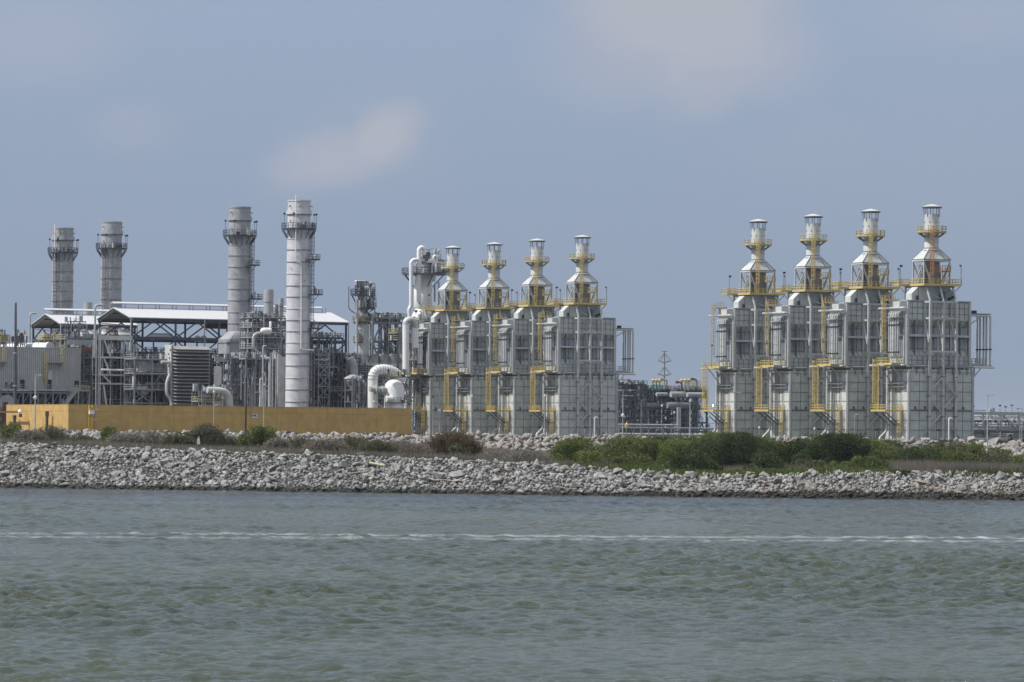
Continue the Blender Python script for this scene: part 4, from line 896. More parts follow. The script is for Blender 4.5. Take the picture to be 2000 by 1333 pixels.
# ---------------------------------------------------------------- ochre storm wall
A1 = ga(804, 0, 825); WH = 6.03
root = PT('storm_wall', 'long ochre panelled wall in front of the plant, its left end lit by the sun', 'wall', 0, 0)
m = MB(); m.box(0, A1, 0, .45, -.6, WH, 'ochre')
for k in range(1, 14): a = A1 * k / 13.4; m.box(a - .035, a + .035, -.012, .02, -.5, WH - .003, 'ochre_seam')
m.box(0.02, A1, -.014, .02, WH - 1.42, WH - 1.36, 'ochre_seam'); m.box(-.06, A1 + .06, -.06, .51, WH + .002, WH + .07, 'ochre'); fin(m, 'front_panel', root)
m = MB(); m.box(.002, .45, .452, 40, -.6, WH, 'ochre')
for k in range(1, 8): b_ = 40 * k / 7.6; m.box(-.012, .02, b_ - .04, b_ + .04, -.5, WH - .003, 'ochre_seam')
m.box(-.014, .02, .46, 40, WH - 1.42, WH - 1.36, 'ochre_seam'); m.box(-.05, .5, .52, 40.05, WH + .002, WH + .07, 'ochre'); fin(m, 'side_panel', root)
m = MB(); m.box(A1 - .45, A1 - .002, .452, 26, -.6, WH, 'ochre'); fin(m, 'end_panel', root)
m = MB()
for i in range(16): a = ga(590 + 14 * i, 1.2); m.box(a, a + .05, 1.2, 1.26, 0, WH + .25 + .3 * (i % 3 == 0), 'yellow_dirty')
m.box(ga(590, 1.2), ga(800, 1.2), 1.2, 1.26, WH + .13, WH + .2, 'yellow_dirty'); fin(m, 'wall_rail', root)
# sign with its number
sa, sz = G(498, 812.5, -.1); root = PT('number_sign', 'small white sign with a black number on the front of the ochre wall', 'sign', sa, -.02)
m = MB(); m.box(sa - .85, sa + .85, -.10, -.03, sz - .45, sz + .45, 'white_sign'); fin(m, 'sign_plate', root)
cu = bpy.data.curves.new('lettering', 'FONT'); cu.body = '34K1'; cu.size = .98; cu.align_x = 'CENTER'; cu.align_y = 'CENTER'; cu.extrude = .01; cu.offset = .012
to = bpy.data.objects.new('t', cu); COL.objects.link(to); bpy.context.view_layer.update(); me = bpy.data.meshes.new_from_object(to); bpy.data.objects.remove(to)
me.materials.clear(); me.materials.append(M['black']); o = bpy.data.objects.new('lettering', me); COL.objects.link(o); o.parent = root; o.rotation_euler = (R(90), 0, 0); o.location = (0, -.105, sz + .02)
# ladder with box on the wall
la = ga(180, -.6, 820); root = PT('wall_ladder', 'yellow ladder with a white box over it, climbing the ochre wall near its corner', 'ladder', la, -.5)
m = MB(); m.ladder(la - .3, -.35, -.1, WH, (0, -1), .75, None, 'ladder_yellow', .15); m.bar((la + .9, -.5, -.1), (la + .9, -.5, WH + .4), .1, None, 'galv')
for z in (.7, 2.9, 5.0): m.box(la - 1.0, la + 1.6, -.55, -.45, z, z + .12, 'ladder_yellow')
fin(m, 'rungs', root); m = MB(); m.box(la - .75, la + .35, -1.1, -.4, WH - 2.0, WH - 1.2, 'white_sign'); m.box(la - .6, la - .05, -1.0, -.4, WH - 1.15, WH - .7, 'orange'); fin(m, 'box', root)
# rusty posts and arm before the lit end of the wall
for k, (px, b_, h) in enumerate(((97, 10, 4.6), (30, 31, 3.7))):
    a = -1.2; m = MB(); m.tube([(a, b_, -.6), (a, b_, h * .75)], .32, 'rust', 10); m.tube([(a, b_, h * .75), (a, b_, h)], .42, 'rust', 10)
    one(m, 'rusty_post', ('tall rusty post before the lit end of the wall, nearer its corner', 'shorter rusty post before the lit end of the wall, farther left')[k], 'post', a, b_)
a = -2.0; root = PT('boom_arm', 'horizontal rusty arm with a pale head reaching over the lit end of the wall', 'arm', a, 38)
m = MB(); m.bar((a, 38.5, 4.4), (a, 25.5, 4.4), .3, .35, 'rust'); fin(m, 'beam', root); m = MB(); m.lathe(a, 25.2, [(.35, 4.1), (.5, 4.5), (.2, 5.0)], 10, 'white_sign'); m.box(a - .3, a + .3, 24.6, 25.1, 3.3, 4.0, 'rust'); fin(m, 'lamp_head', root)
root = PT('rusty_gate', 'brown rusty gate frame with round bosses at the far left edge by the wall', 'gate', -3, 42)
m = MB(); g0, g1 = ga(-14, 42), ga(15, 42)
m.box(g0, g1 - .5, 42, 42.3, -.5, WH - .5, 'brown'); m.box(g1 - 1.1, g1, 41.6, 42.5, -.5, WH + .6, 'rust')
for z in (.2, 2.0, 3.9): m.box(g0, g1 - 1.1, 41.8, 41.998, z, z + .16, 'rust')
m.bar((g0, 41.85, .3), (g1 - 1.1, 41.85, 3.9), .14, None, 'rust'); fin(m, 'panel', root)
m = MB()
for z in (.9, 2.9, 4.9): m.tube([(g1 - 1.9, 41.8, z), (g1 - 1.9, 41.3, z)], .4, 'brown', 10)
fin(m, 'boss', root)
a_, z_ = G(14, 786, 46); m = MB(); m.tube([(a_, 46, z_ - .3), (a_, 62, z_ - .3)], 1.9, 'galv', 20); m.box(a_ - .1, a_ + .5, 46.5, 47, 0, z_, 'steel_mid'); m.box(a_ - .8, a_ + .8, 48, 60, 0, z_ - 1.6, 'steel_dark')
one(m, 'horizontal_tank', 'round end of a grey tank showing over the wall at the far left', 'tank', a_, 46)

# ---------------------------------------------------------------- four big smokestacks
def smokestack(px, D, ytop, label, cm='chimney_grey', r=2.62, yplat=448, flare=None, pipe=None, side='right', seed=0, zfoot=0.0, bandpx=18, rings=18):
    a, b = ab(px + (840 - 620) * .0101 * 0, D); # centre line is straight up from the ground
    # keep the axis under the photographed top: undo the picture's roll
    p = at_depth(px, ytop, D) - GO; a, b = float(np.dot(p, GU)), float(np.dot(p, GV)); zt = float(p[2]); s = FPX / D
    q = at_depth(px, yplat, D) - GO; zp = float(q[2])
    chm = cm; root = PT('smokestack', label, 'smokestack', a, b, 'tall ringed smokestacks')
    m = MB(); zb = zfoot; m.lathe(a, b, [(r, zb), (r, zt - 6.2)] if True else [], 40, chm, False); m.lathe(a, b, [(r * .97, zt - 6.2), (r * .97, zt)], 40, chm, False)
    m.lathe(a, b, [(r * .9, zt - .02), (r * .9, zt - 9), (.01, zt - 9)], 40, 'dark', False); m.ring(a, b, r * .9, r * 1.02, zt - .25, zt + .02, 40, chm)
    m.ring(a, b, r * .98, r * 1.075, zt - 3.1, zt - 2.2, 40, chm); m.ring(a, b, r * .98, r * 1.08, zt - 3.25, zt - 3.1, 40, 'steel_dark')
    z = zp - 2.2; k = 0; R_ = random.Random(seed)
    while z > zb + 1:
        m.ring(a, b, r * .985, r * 1.045, z - .10, z + .06, 40, 'steel_mid' if k % 3 else chm)
        if R_.random() < .5: t_ = R_.uniform(3.6, 5.2); m.bar((a + r * math.cos(t_), b + r * math.sin(t_), z + 1), (a + (r + .35) * math.cos(t_), b + (r + .35) * math.sin(t_), z + 1.25), .1, None, 'steel_mid')
        z -= R_.choice((2.45, 2.6, 2.6, 1.5 if k == 6 else 2.7)); k += 1
    for t_ in (3.5, 4.4, 5.6): m.bar((a + r * math.cos(t_), b + r * math.sin(t_), zt - 1.2), (a + (r + .5) * math.cos(t_), b + (r + .5) * math.sin(t_), zt - 1.5), .16, None, 'steel_dark')
    fin(m, 'shell', root)
    if flare:
        m = MB(); yA, yB, yC, hw = flare; zA, zB, zC = (float((at_depth(px, y, D) - GO)[2]) for y in (yA, yB, yC)); n = 40
        top = [(a + (r + .02) * math.cos(2 * math.pi * (j + .5) / n), b + (r + .02) * math.sin(2 * math.pi * (j + .5) / n), zA) for j in range(n)]
        def sq(t, z):
            c, s_ = math.cos(t), math.sin(t); k_ = 1 / max(abs(c), abs(s_)); return (a + min(1, 1) * hw * c * k_, b + hw * .72 * s_ * k_, z)
        bot = [sq(2 * math.pi * (j + .5) / n, zB) for j in range(n)]; low = [(x, y, zC) for x, y, _ in bot]
        m.add(top + bot + low, [(j, (j + 1) % n, n + (j + 1) % n, n + j)[::-1] for j in range(n)] + [(n + j, n + (j + 1) % n, 2 * n + (j + 1) % n, 2 * n + j)[::-1] for j in range(n)] + [tuple(2 * n + j for j in range(n))], chm)
        m.box(a - hw - .1, a + hw + .1, b - hw * .72 - .1, b + hw * .72 + .1, zB - .9, zB - .6, 'steel_mid'); fin(m, 'flared_base', root)
    m = MB(); rp = 3.85; n = 24; m.ring(a, b, r * .99, rp, zp - .18, zp, n, 'steel_dark')
    for k in range(14):
        t_ = 2 * math.pi * k / 14; m.bar((a + (rp - .1) * math.cos(t_), b + (rp - .1) * math.sin(t_), zp - .3), (a + r * math.cos(t_), b + r * math.sin(t_), zp - 2.1), .12, .18, 'steel_dark')
    pl = fin(m, 'gallery', root)
    m = MB(); m.rail([(a + rp * math.cos(2 * math.pi * k / n), b + rp * math.sin(2 * math.pi * k / n), zp) for k in range(n)], True, 1.25, .09, 1.2, 'steel_dark')
    for t_ in (3.3, 4.0, 5.9, 0.1): m.bar((a + rp * math.cos(t_), b + rp * math.sin(t_), zp), (a + rp * math.cos(t_), b + rp * math.sin(t_), zp + 3.2), .07, None, 'steel_dark'); m.box(a + rp * math.cos(t_) - .18, a + rp * math.cos(t_) + .18, b + rp * math.sin(t_) - .15, b + rp * math.sin(t_) + .15, zp + 3.1, zp + 3.5, 'dark')
    clutter(m, a - 2.6, a + 2.2, b - 3.6, b - 2.9, zp, 9, seed + 3, 1.6); fin(m, 'railing', pl)
    sx = 1 if side == 'right' else -1; t_ = -.75 if sx > 0 else math.pi + .6; lx, ly = a + (r + .35) * math.cos(t_), b + (r + .35) * math.sin(t_)
    m = MB(); m.ladder(lx, ly, zb + 3, zp, (math.cos(t_), math.sin(t_)), .6, 0.2, 'steel_dark', .09); fin(m, 'caged_ladder', root)
    if side == 'right':
        for j, zz in enumerate((zp - 6.8, zp - 14.5, zp - 22.0)):
            m = MB(); t2 = -.75 - (.3 if j == 0 else -.15); cx, cy = a + (r + 1.0) * math.cos(t2), b + (r + 1.0) * math.sin(t2)
            m.box(cx - 1.3, cx + 1.5, cy - 1.2, cy + 1.2, zz - .15, zz, 'steel_dark'); m.bar((cx + .9, cy, zz - .2), (cx - .4, cy + .5, zz - 2), .12, None, 'steel_dark')
            rl = fin(m, 'landing', root); m = MB(); m.rail([(cx - 1.3, cy - 1.2, zz), (cx + 1.5, cy - 1.2, zz), (cx + 1.5, cy + 1.2, zz)], gap=.8, mat='steel_dark', w=.08); clutter(m, cx - 1, cx + 1, cy - .8, cy + .8, zz, 3, seed + j, 2.2); fin(m, 'railing', rl)
    if pipe:
        m = MB(); P = []
        for (x_, y_) in pipe: qa, qz = G(x_, y_, b - r - .25); P.append((qa, b - r - .25, qz))
        m.tube(P, .14, 'white_pipe', 8, .4); fin(m, 'riser_pipe', root)
    return a, b, zt
smokestack(584.5, 908, 392, 'tallest looking smokestack, thin white pipe down its front, right behind the ochre wall', 'chimney', r=2.62, yplat=448, pipe=[(578, 381), (577.5, 512), (588.5, 513), (588, 683), (597, 684), (613, 684)], side='right', seed=1)
c3 = smokestack(469, 939, 405, 'smokestack that flares to a box above the louvred intake', r=2.55, yplat=461, flare=(648, 664, 692, 4.0), side='right', seed=2, zfoot=16.5)
smokestack(218.5, 1012, 434, 'smokestack behind the smaller roof, second from the left', r=2.6, yplat=486, side='left', seed=3)
smokestack(123.5, 1046, 446, 'leftmost smokestack, a thin pipe standing up beside its top', r=2.72, yplat=494, side='left', seed=4)
a_, b_ = ab(102.5, 1043); q0 = G(102.5, 438, b_)[1]; q1 = G(102.5, 556, b_)[1]; m = MB(); m.tube([(a_, b_ , q1), (a_, b_, q0)], .16, 'white_pipe', 8); m.bar((a_, b_, q0 - 5), (a_ + 1.2, b_, q0 - 5), .1, None, 'steel_dark'); m.bar((a_, b_, q1 + 3), (a_ + 1.0, b_, q1 + 3), .1, None, 'steel_dark')
o = one(m, 'vent_pipe', 'thin pale pipe clamped to the left side of the leftmost smokestack', 'pipe', a_, b_)
# frame that carries the flared stack
a, b, _ = c3
root = PT('stack_support', 'steel trestle carrying the flared smokestack', 'steel structure', a, b)
m = MB(); zz = [G(469, y, b)[1] for y in (706, 738)]; frame(m, [a - 3.9, a + .2, a + 4.2], (b - 3.6, b + 3), zz, zz[0] + .2, 'steel', .45, False)
m.box(a - 7.5, a + 4.4, b - 4.1, b - 3.86, zz[0] - .3, zz[0] + .9, 'casing'); m.bar((a - 6.5, b - 3.6, zz[0] - .4), (a - 3.9, b - 3.6, zz[1] + 1), .5, .4, 'steel')
for x0_, x1_ in ((-3.9, .2), (.2, 4.2)):
    m.bar((a + x0_, b - 3.7, zz[0]), (a + x1_, b - 3.7, zz[1]), .35, None, 'steel'); m.bar((a + x1_, b - 3.75, zz[0]), (a + x0_, b - 3.75, zz[1]), .35, None, 'steel'); m.bar((a + x0_, b - 3.7, 0), (a + (x0_ + x1_) / 2, b - 3.7, zz[1]), .3, None, 'steel_mid'); m.bar((a + x1_, b - 3.7, 0), (a + (x0_ + x1_) / 2, b - 3.7, zz[1]), .3, None, 'steel_mid')
fin(m, 'trestle', root)
m = MB(); m.box(a - 5, a + 5, b - 2.2, b + 2.5, 5.0, zz[0] - 1.2, 'steel_mid'); m.lathe(a - .3, b - 3.0, [(.9, zz[1] + .2), (1.3, zz[1] + 1.4), (.6, zz[1] + 3.6)], 12, 'galv'); m.box(a + 4.8, a + 9.5, b - 3, b + 3, 1, zz[1] + 3, 'steel_mid'); fin(m, 'duct', root)

# ---------------------------------------------------------------- open-sided roofs
def shelter(label, pa, b0, a1px, px0, ye, yr, depth, cols, seed, beam_y, ymain):
    a0 = ga(px0, b0, ye); ze = G(px0, ye, b0)[1]; a1 = ga(a1px, b0, 630) if a1px else pa; bm_ = b0 + depth / 2; zr = ze + 2.5
    root = PT('roof_shelter', label, 'shelter', (a0 + a1) / 2, b0, 'white roofed shelters')
    m = MB(); t = .18
    m.prismx([(b0 - .5, ze), (bm_, zr), (b0 + depth + .5, ze), (b0 + depth + .5, ze - t), (bm_, zr - t), (b0 - .5, ze - t)], a0 - .7, a1 + .7, 'roof')
    m.prismx([(bm_ - 1.0, zr + .95), (bm_, zr + 1.3), (bm_ + 1.0, zr + .95), (bm_ + 1.0, zr + .84), (bm_, zr + 1.18), (bm_ - 1.0, zr + .84)], a0 - .9, a1 + .3 - 2.2, 'roof')
    rf = fin(m, 'roof', root)
    m = MB(); n = int((a1 - a0) / 4)
    for k in range(n): aa = a0 + 1 + (a1 - a0 - 3) * k / (n - 1); m.box(aa, aa + .14, bm_ - .9, bm_ - .75, zr - .3, zr + .86, 'steel_mid'); m.box(aa + .9, aa + 1.04, bm_ - .9, bm_ - .75, zr - .3, zr + .86, 'steel_mid')
    m.box(a0, a1 - 2, bm_ - 1.0, bm_ - .9, zr + .72, zr + .84, 'steel_mid'); fin(m, 'ridge_vent', rf)
    m = MB(); N_ = cols; A = [a0 + (a1 - a0) * k / (N_ - 1) for k in range(N_)]; zm = G(px0 + 60, ymain, b0)[1]; zb_ = G(px0 + 60, beam_y, b0)[1]
    for k, aa in enumerate(A):
        w = .42 if k in (0, N_ - 1) else .38
        for bb in (b0, b0 + depth): m.box(aa - w / 2, aa + w / 2, bb - w / 2, bb + w / 2, 0, ze - .2, 'steel_dark')
        m.bar((aa, b0 - .3, ze - .45), (aa, bm_, zr - .45), .3, .45, 'steel_dark' if k else 'steel'); m.bar((aa, b0 + depth + .3, ze - .45), (aa, bm_, zr - .45), .3, .45, 'steel_dark' if k else 'steel')
        m.bar((aa, b0, ze - 2), (aa, b0 + depth, ze - 1.0 if False else ze - .9), .2, .2, 'steel_dark') if k == 0 else None
        m.bar((aa, b0, zb_), (aa, b0 + depth, zb_), .4, .5, 'steel_dark')
    for bb in (b0, b0 + depth):
        m.box(a0 - .4, a1 + .4, bb - .22, bb + .22, ze - .75, ze - .2, 'steel_dark'); m.box(a0, a1, bb - .2, bb + .2, zb_ - .35, zb_ + .4, 'steel_dark'); m.box(a0, a1, bb - .15, bb + .15, zm - .25, zm + .25, 'steel_dark')
    for k in range(0, N_ - 1):
        A0, A1_ = A[k], A[k + 1]; mm = (A0 + A1_) / 2
        for bb in (b0 + .1, b0 + depth): m.bar((mm, bb, ze - .8), (A0 + .2, bb, zb_ + .3), .28, None, 'steel_dark'); m.bar((mm, bb, ze - .8), (A1_ - .2, bb, zb_ + .3), .28, None, 'steel_dark')
        m.bar((A0, b0, zb_ - .3), (mm, b0, zm), .26, None, 'steel_dark'); m.bar((A1_, b0, zb_ - .3), (mm, b0, zm), .26, None, 'steel_dark'); m.bar((mm, b0 + .1, zb_), (mm, b0 + .1, zm), .3, None, 'steel_dark')
    for k in range(4): bb = b0 + 2 + (depth - 4) * k / 3; zz_ = ze + (2.3 * (1 - abs(bb - bm_) / (depth / 2))) - .5; m.box(a0, a1, bb - .1, bb + .1, zz_ - .1, zz_ + .1, 'steel_dark')
    fin(m, 'frame', root)
    m = MB()
    for aa, bb in ((a0 - .45, b0 - .45), (a0 + (a1 - a0) * .33 + (0), b0 - .5), (a1 + .45, b0 - .45)):
        zk = ze - 8.5; m.tube([(aa, bb, ze - .2), (aa, bb, zk), (aa - .6, bb + .0, zk - 1.4), (aa - .6, bb, 0)], .13, 'galv', 6, .4)
    fin(m, 'downspout', root)
    return a0, a1, ze, zb_, zm, root
sA = shelter('long white roofed open shelter in the middle of the plant, behind two smokestacks', None, 50.3, 676, 258, 620, 603, 21, 6, 1, 662, 698)
sB = shelter('smaller white roofed open shelter at the left, its gable facing left', ga(262, 89.6 - 4), 85.6, None, 121, 632, 608, 20, 5, 2, 664, 700)
m = MB(); 
for px_, y0_, y1_ in ((186, 596, 700), (196, 640, 712)): a_, z0_ = G(px_, y0_, 50); z1_ = G(px_, y1_, 50)[1]; m.tube([(a_, 50, z1_), (a_, 50, z0_), (a_ + 1.8, 50, z0_)], .26, 'galv', 8, .8)
one(m, 'hooked_pipe', 'grey pipe that hooks over at the top beside the left gable of the long shelter', 'pipe', ga(190, 50), 50)
m = MB(); a_, z0_ = G(58.5, 612, 84); m.tube([(a_, 84, 0), (a_, 84, z0_), (a_ + 1.6, 84, z0_)], .24, 'galv', 8, .8); one(m, 'vent_pipe', 'grey pipe beside the left end of the smaller shelter', 'pipe', a_, 84)
for k, (p0, p1, bb, y_, lab) in enumerate(((200, 256, 47.4, 690, 'added dark box for the shade behind the pale braced tower'), (262, 330, 41, 712, 'added dark box for the shade behind the steel platforms left of the louvred intake'), (415, 560, 47.6, 700, 'added dark box for the shade behind the flared stack and the process block'), (600, 672, 49.2, 690, 'added dark box for the shade right of the tallest smokestack'), (152, 192, 63, 700, 'added dark box for the shade behind the rack beside the ribbed building'))):  # dark boxes added behind the frames, their colour standing for the shade there
    a_, z_ = G(p0, y_, bb); a2 = ga(p1, bb); root = PT('shade_box', lab, 'machinery', (a_ + a2) / 2, bb); m = MB(); m.box(a_, a2, bb, bb + 2.4, 0, z_, 'dark'); fin(m, 'casing', root)
    m = MB(); pipework(m, a_, a2, bb - .9, bb - .2, .4, z_ + .6, int((a2 - a_) * 4), 500 + k, ('steel_mid', 'steel_dark', 'galv', 'steel_dark', 'pipe'), .04, .13); fin(m, 'pipework', root)['kind'] = 'stuff'
    m = MB(); clutter(m, a_, a2, bb, bb + 2, z_, int(a2 - a_) * 2, 520 + k, 1.2); fin(m, 'fittings', root)['kind'] = 'stuff'
# equipment inside the shelters; its near-black colour holds the shade under the roofs
def hall(label, a0, a1, b0, d, zt, seed, mat='dark'):
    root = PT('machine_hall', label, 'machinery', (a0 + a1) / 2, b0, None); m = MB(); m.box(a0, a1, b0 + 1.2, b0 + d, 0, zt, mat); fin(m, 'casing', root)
    m = MB(); frame(m, [a0 + (a1 - a0) * k / 9 for k in range(10)], (b0, b0 + d + .5), [zt * .25, zt * .5, zt * .75, zt], zt + .3, 'steel_dark', .24, True, seed); fin(m, 'frame', root)
    m = MB(); pipework(m, a0, a1, b0 - .6, b0 + 1.0, .5, zt + 1.0, 110, seed + 1, ('steel_mid', 'steel_dark', 'galv', 'steel_dark'), .04, .16); fin(m, 'pipework', root)['kind'] = 'stuff'
    m = MB(); clutter(m, a0, a1, b0, b0 + d, zt, 60, seed + 2, 1.5); m.rail([(a0, b0 - .2, zt + .1), (a1, b0 - .2, zt + .1)], gap=1.5, mat='galv'); fin(m, 'fittings', root)['kind'] = 'stuff'
hall('machinery and pipes packed under the long white roof, coloured dark for the shade', sA[0] + .4, sA[1] - .6, 50.9, 18, sA[4] + 1.0, 31)
hall('machinery under the smaller white roof at the left', sB[0] + .5, sB[1] - 1, 86.4, 17, sB[4] + 1, 37)
for k, (p0, p1, yy) in enumerate(((402, 448, 642), (446, 470, 636))):
    a_, z_ = G(p0, yy, 60); a2 = ga(p1, 60); m = MB(); m.box(a_, a2, 60, 61, z_, z_ + 1.1, 'red'); m.rail([(a_, 59.9, z_ + 1.1), (a2, 59.9, z_ + 1.1)], gap=1.2, mat='galv'); one(m, 'red_duct', ('long red brown duct under the white roof left of the flared stack', 'short red brown duct behind the flared stack')[k], 'duct', a_, 60)
a_, z_ = G(292, 657, 54); a2 = ga(334, 54); m = MB(); m.tube([(a_ + .5, 54, z_ - .9), (a_ + .6, 54, z_), (a2, 54, z_)], .72, 'white_pipe', 12, .7); one(m, 'drum_vessel', 'pale rounded drum on the beam under the left part of the long roof', 'vessel', a_, 54)
for k, px_ in enumerate((386, 398)): a_, z_ = G(px_, 658, 53); m = MB(); m.tube([(a_ - .5, 53, z_ - 1.2), (a_ - .5, 53, z_), (a_ + .5, 53, z_), (a_ + .5, 53, z_ - 1.2)], .3, 'white_pipe', 8, .5); one(m, 'pipe_bend', 'small white pipe bend on the long shelter beam, ' + ('left' if k == 0 else 'right') + ' one of two', 'pipe', a_, 53)

# ---------------------------------------------------------------- ribbed building at the left and what stands on it
b0 = 48; a0, a1 = ga(-60, b0), ga(158, b0); zt, zb = G(120, 681, b0)[1], G(120, 762, b0)[1]
root = PT('ribbed_building', 'long grey building of vertical ribbed sheeting raised on steel at the left', 'building', (a0 + a1) / 2, b0)
m = MB(); m.box(a0, a1, b0, b0 + 22, zb, zt, 'siding_dark'); a_ = a0 + .1
while a_ < a1 - .2: m.box(a_, a_ + .24, b0 - .12, b0 - .002, zb + .05, zt - .05, 'siding'); a_ += .47
m.box(a0 - .1, a1 + .1, b0 - .16, b0 + .2, zt + .002, zt + .16, 'siding'); fin(m, 'wall', root)
m = MB(); m.box(a0, a1 + .8, b0 - 1.6, b0 - .15, zb - .25, zb, 'galv'); m.box(a0, a1, b0 - 1.3, b0 - 1.0, zb - .9, zb - .5, 'steel_mid')
for k in range(16): aa = a0 + (a1 - a0) * k / 15; m.box(aa - .18, aa + .18, b0 - 1.2, b0 - .9, 0, zb - .25, 'steel_mid'); m.bar((aa, b0 - 1, zb - 3.2), (aa + 1.8, b0 - 1, zb - .4), .14, None, 'steel_mid')
wk = fin(m, 'walkway', root); m = MB(); m.rail([(a0, b0 - 1.6, zb), (a1 + .8, b0 - 1.6, zb)], gap=1.3, mat='galv', w=.08); fin(m, 'railing', wk)
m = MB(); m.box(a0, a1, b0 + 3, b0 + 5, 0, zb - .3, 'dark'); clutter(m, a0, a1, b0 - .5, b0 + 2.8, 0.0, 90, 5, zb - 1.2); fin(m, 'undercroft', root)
for px_, w_, y0_, y1_ in ((44, 7, 742, 762), (97, 6, 741, 762), (150, 6, 744, 758)): aa, z0_ = G(px_, y0_, b0 - .2); z1_ = G(px_, y1_, b0 - .2)[1]; m = MB(); m.box(aa - .5, aa + .5, b0 - .2, b0 - .122, z1_, z0_ if y0_ < 762 else z0_, 'dark'); fin(m, 'doorway', root)
aa, z0_ = G(98, 724, b0 - .6); m = MB(); m.box(aa - .45, aa + .5, b0 - .6, b0 - .15, G(98, 742, b0)[1], z0_, 'casing'); fin(m, 'cabinet', root)
for px_, yp in ((0, 708), (112, 709)):
    aa, z0_ = G(px_, yp, b0 - 1.2); m = MB(); m.box(aa - 2.2, aa + 1.6, b0 - 1.3, b0 - .15, z0_ - .12, z0_, 'steel_dark'); m.bar((aa + 1, b0 - 1.2, z0_ - .1), (aa + .8, b0 - .2, z0_ - 1.2), .1, None, 'steel_mid')
    o_ = fin(m, 'balcony', root); m = MB(); m.rail([(aa - 2.2, b0 - 1.3, z0_), (aa + 1.6, b0 - 1.3, z0_)], gap=1.2, mat='galv', w=.07); fin(m, 'railing', o_)
    m = MB(); m.ladder(aa + 1.3 if px_ else aa + 1.0, b0 - .9, z0_, G(px_, 682, b0)[1], (0, -1), .6, .3, 'yellow_dirty', .08); fin(m, 'upper_ladder', root)
aa, z0_ = G(89, 697, b0 - .5); m = MB(); m.ladder(aa, b0 - .5, zb, z0_, (0, -1), .6, 1.5, 'yellow_dirty', .08); fin(m, 'caged_ladder', root)
# its stair
st0 = ga(158, b0 - 2.4); st1 = ga(128, b0 - 2.4); root = PT('steel_stair', 'steel stair climbing to the walkway at the right end of the ribbed building', 'stair', (st0 + st1) / 2, b0 - 2.4)
m = MB(); m.bar((st1 - 2, b0 - 2.6, 3.5), (st0 - 1, b0 - 2.6, zb - .1), .12, .5, 'galv'); m.bar((st1 - 2, b0 - 1.7, 3.5), (st0 - 1, b0 - 1.7, zb - .1), .12, .5, 'galv')
for k in range(14): f = k / 13; aa = st1 - 2 + (st0 - 1 - st1 + 2) * f; zz_ = 3.6 + (zb - .1 - 3.5) * f; m.box(aa - .15, aa + .15, b0 - 2.5, b0 - 1.75, zz_, zz_ + .06, 'galv')
fin(m, 'flight', root); m = MB()
for dz in (.6, 1.1): m.bar((st1 - 2, b0 - 2.6, 3.6 + dz), (st0 - 1, b0 - 2.6, zb + dz), .08, None, 'galv')
for k in range(7): f = k / 6; aa = st1 - 2 + (st0 - 1 - st1 + 2) * f; zz_ = 3.6 + (zb - .1 - 3.5) * f; m.bar((aa, b0 - 2.6, zz_), (aa, b0 - 2.6, zz_ + 1.1), .07, None, 'galv')
fin(m, 'handrail', root); m = MB(); aa = ga(164, b0 - 2.4); m.box(aa - 1.6, aa + 1.4, b0 - 3, b0 - 1.7, zb - .3, zb - .1, 'galv'); m.rail([(aa - 1.6, b0 - 3, zb - .1), (aa + 1.4, b0 - 3, zb - .1), (aa + 1.4, b0 - 1.7, zb - .1)], gap=.6, mat='yellow_dirty', w=.08)
for x_ in (-1.4, 1.2): m.box(aa + x_ - .1, aa + x_ + .1, b0 - 2.9, b0 - 2.7, 0, zb - .3, 'galv'); m.bar((aa + x_, b0 - 2.8, 2), (aa + 1.2 - x_ * .2, b0 - 2.8, zb - 1), .08, None, 'galv')
fin(m, 'landing', root)
# two workers on the walkway
for k, px_ in enumerate((12.5, 24.5)):
    aa = ga(px_, b0 - 1.2); root = PT('person', ('worker in dark clothes and pale helmet on the walkway, nearest the left edge', 'worker standing on the walkway left of the green scissor box, next to the dark pole')[k], 'person', aa, b0 - 1.2)
    z = zb; me = bpy.data.meshes.new('body'); J = [((0, 0, .95), .15), ((0, 0, 1.2), .15), ((0, 0, 1.42), .17), ((0, 0, 1.52), .06), ((0, 0, 1.66), .11), ((-.2, 0, 1.42), .06), ((-.26, -.05, 1.15), .05), ((-.2, -.25, 1.0), .04), ((.2, 0, 1.42), .06), ((.27, 0, 1.15), .05), ((.28, -.1, .9), .04), ((-.1, 0, .9), .1), ((-.12, -.02, .5), .07), ((-.12, 0, .08), .05), ((-.12, -.16, .04), .04), ((.1, 0, .9), .1), ((.13, -.02, .5), .07), ((.14, .04, .08), .05), ((.14, -.12, .04), .04)]
    E = [(0, 1), (1, 2), (2, 3), (3, 4), (2, 5), (5, 6), (6, 7), (2, 8), (8, 9), (9, 10), (0, 11), (11, 12), (12, 13), (13, 14), (0, 15), (15, 16), (16, 17), (17, 18)]
    me.from_pydata([j[0] for j in J], E, []); o = bpy.data.objects.new('body', me); COL.objects.link(o); o.parent = root; o.location = (0, 0, z); o.modifiers.new('skin', 'SKIN'); o.modifiers.new('sub', 'SUBSURF').levels = 1
    for i_, j in enumerate(J): me.skin_vertices[0].data[i_].radius = (j[1], j[1])
    me.skin_vertices[0].data[0].use_root = True; me.materials.append(M['cloth'])
    m = MB(); m.lathe(aa, b0 - 1.2, [(.15, z + 1.7), (.16, z + 1.76), (.1, z + 1.85), (.02, z + 1.88)], 10, 'white_sign'); m.box(aa - .1, aa + .1, b0 - 1.42, b0 - 1.33, z + 1.68, z + 1.72, 'white_sign'); fin(m, 'helmet', root)
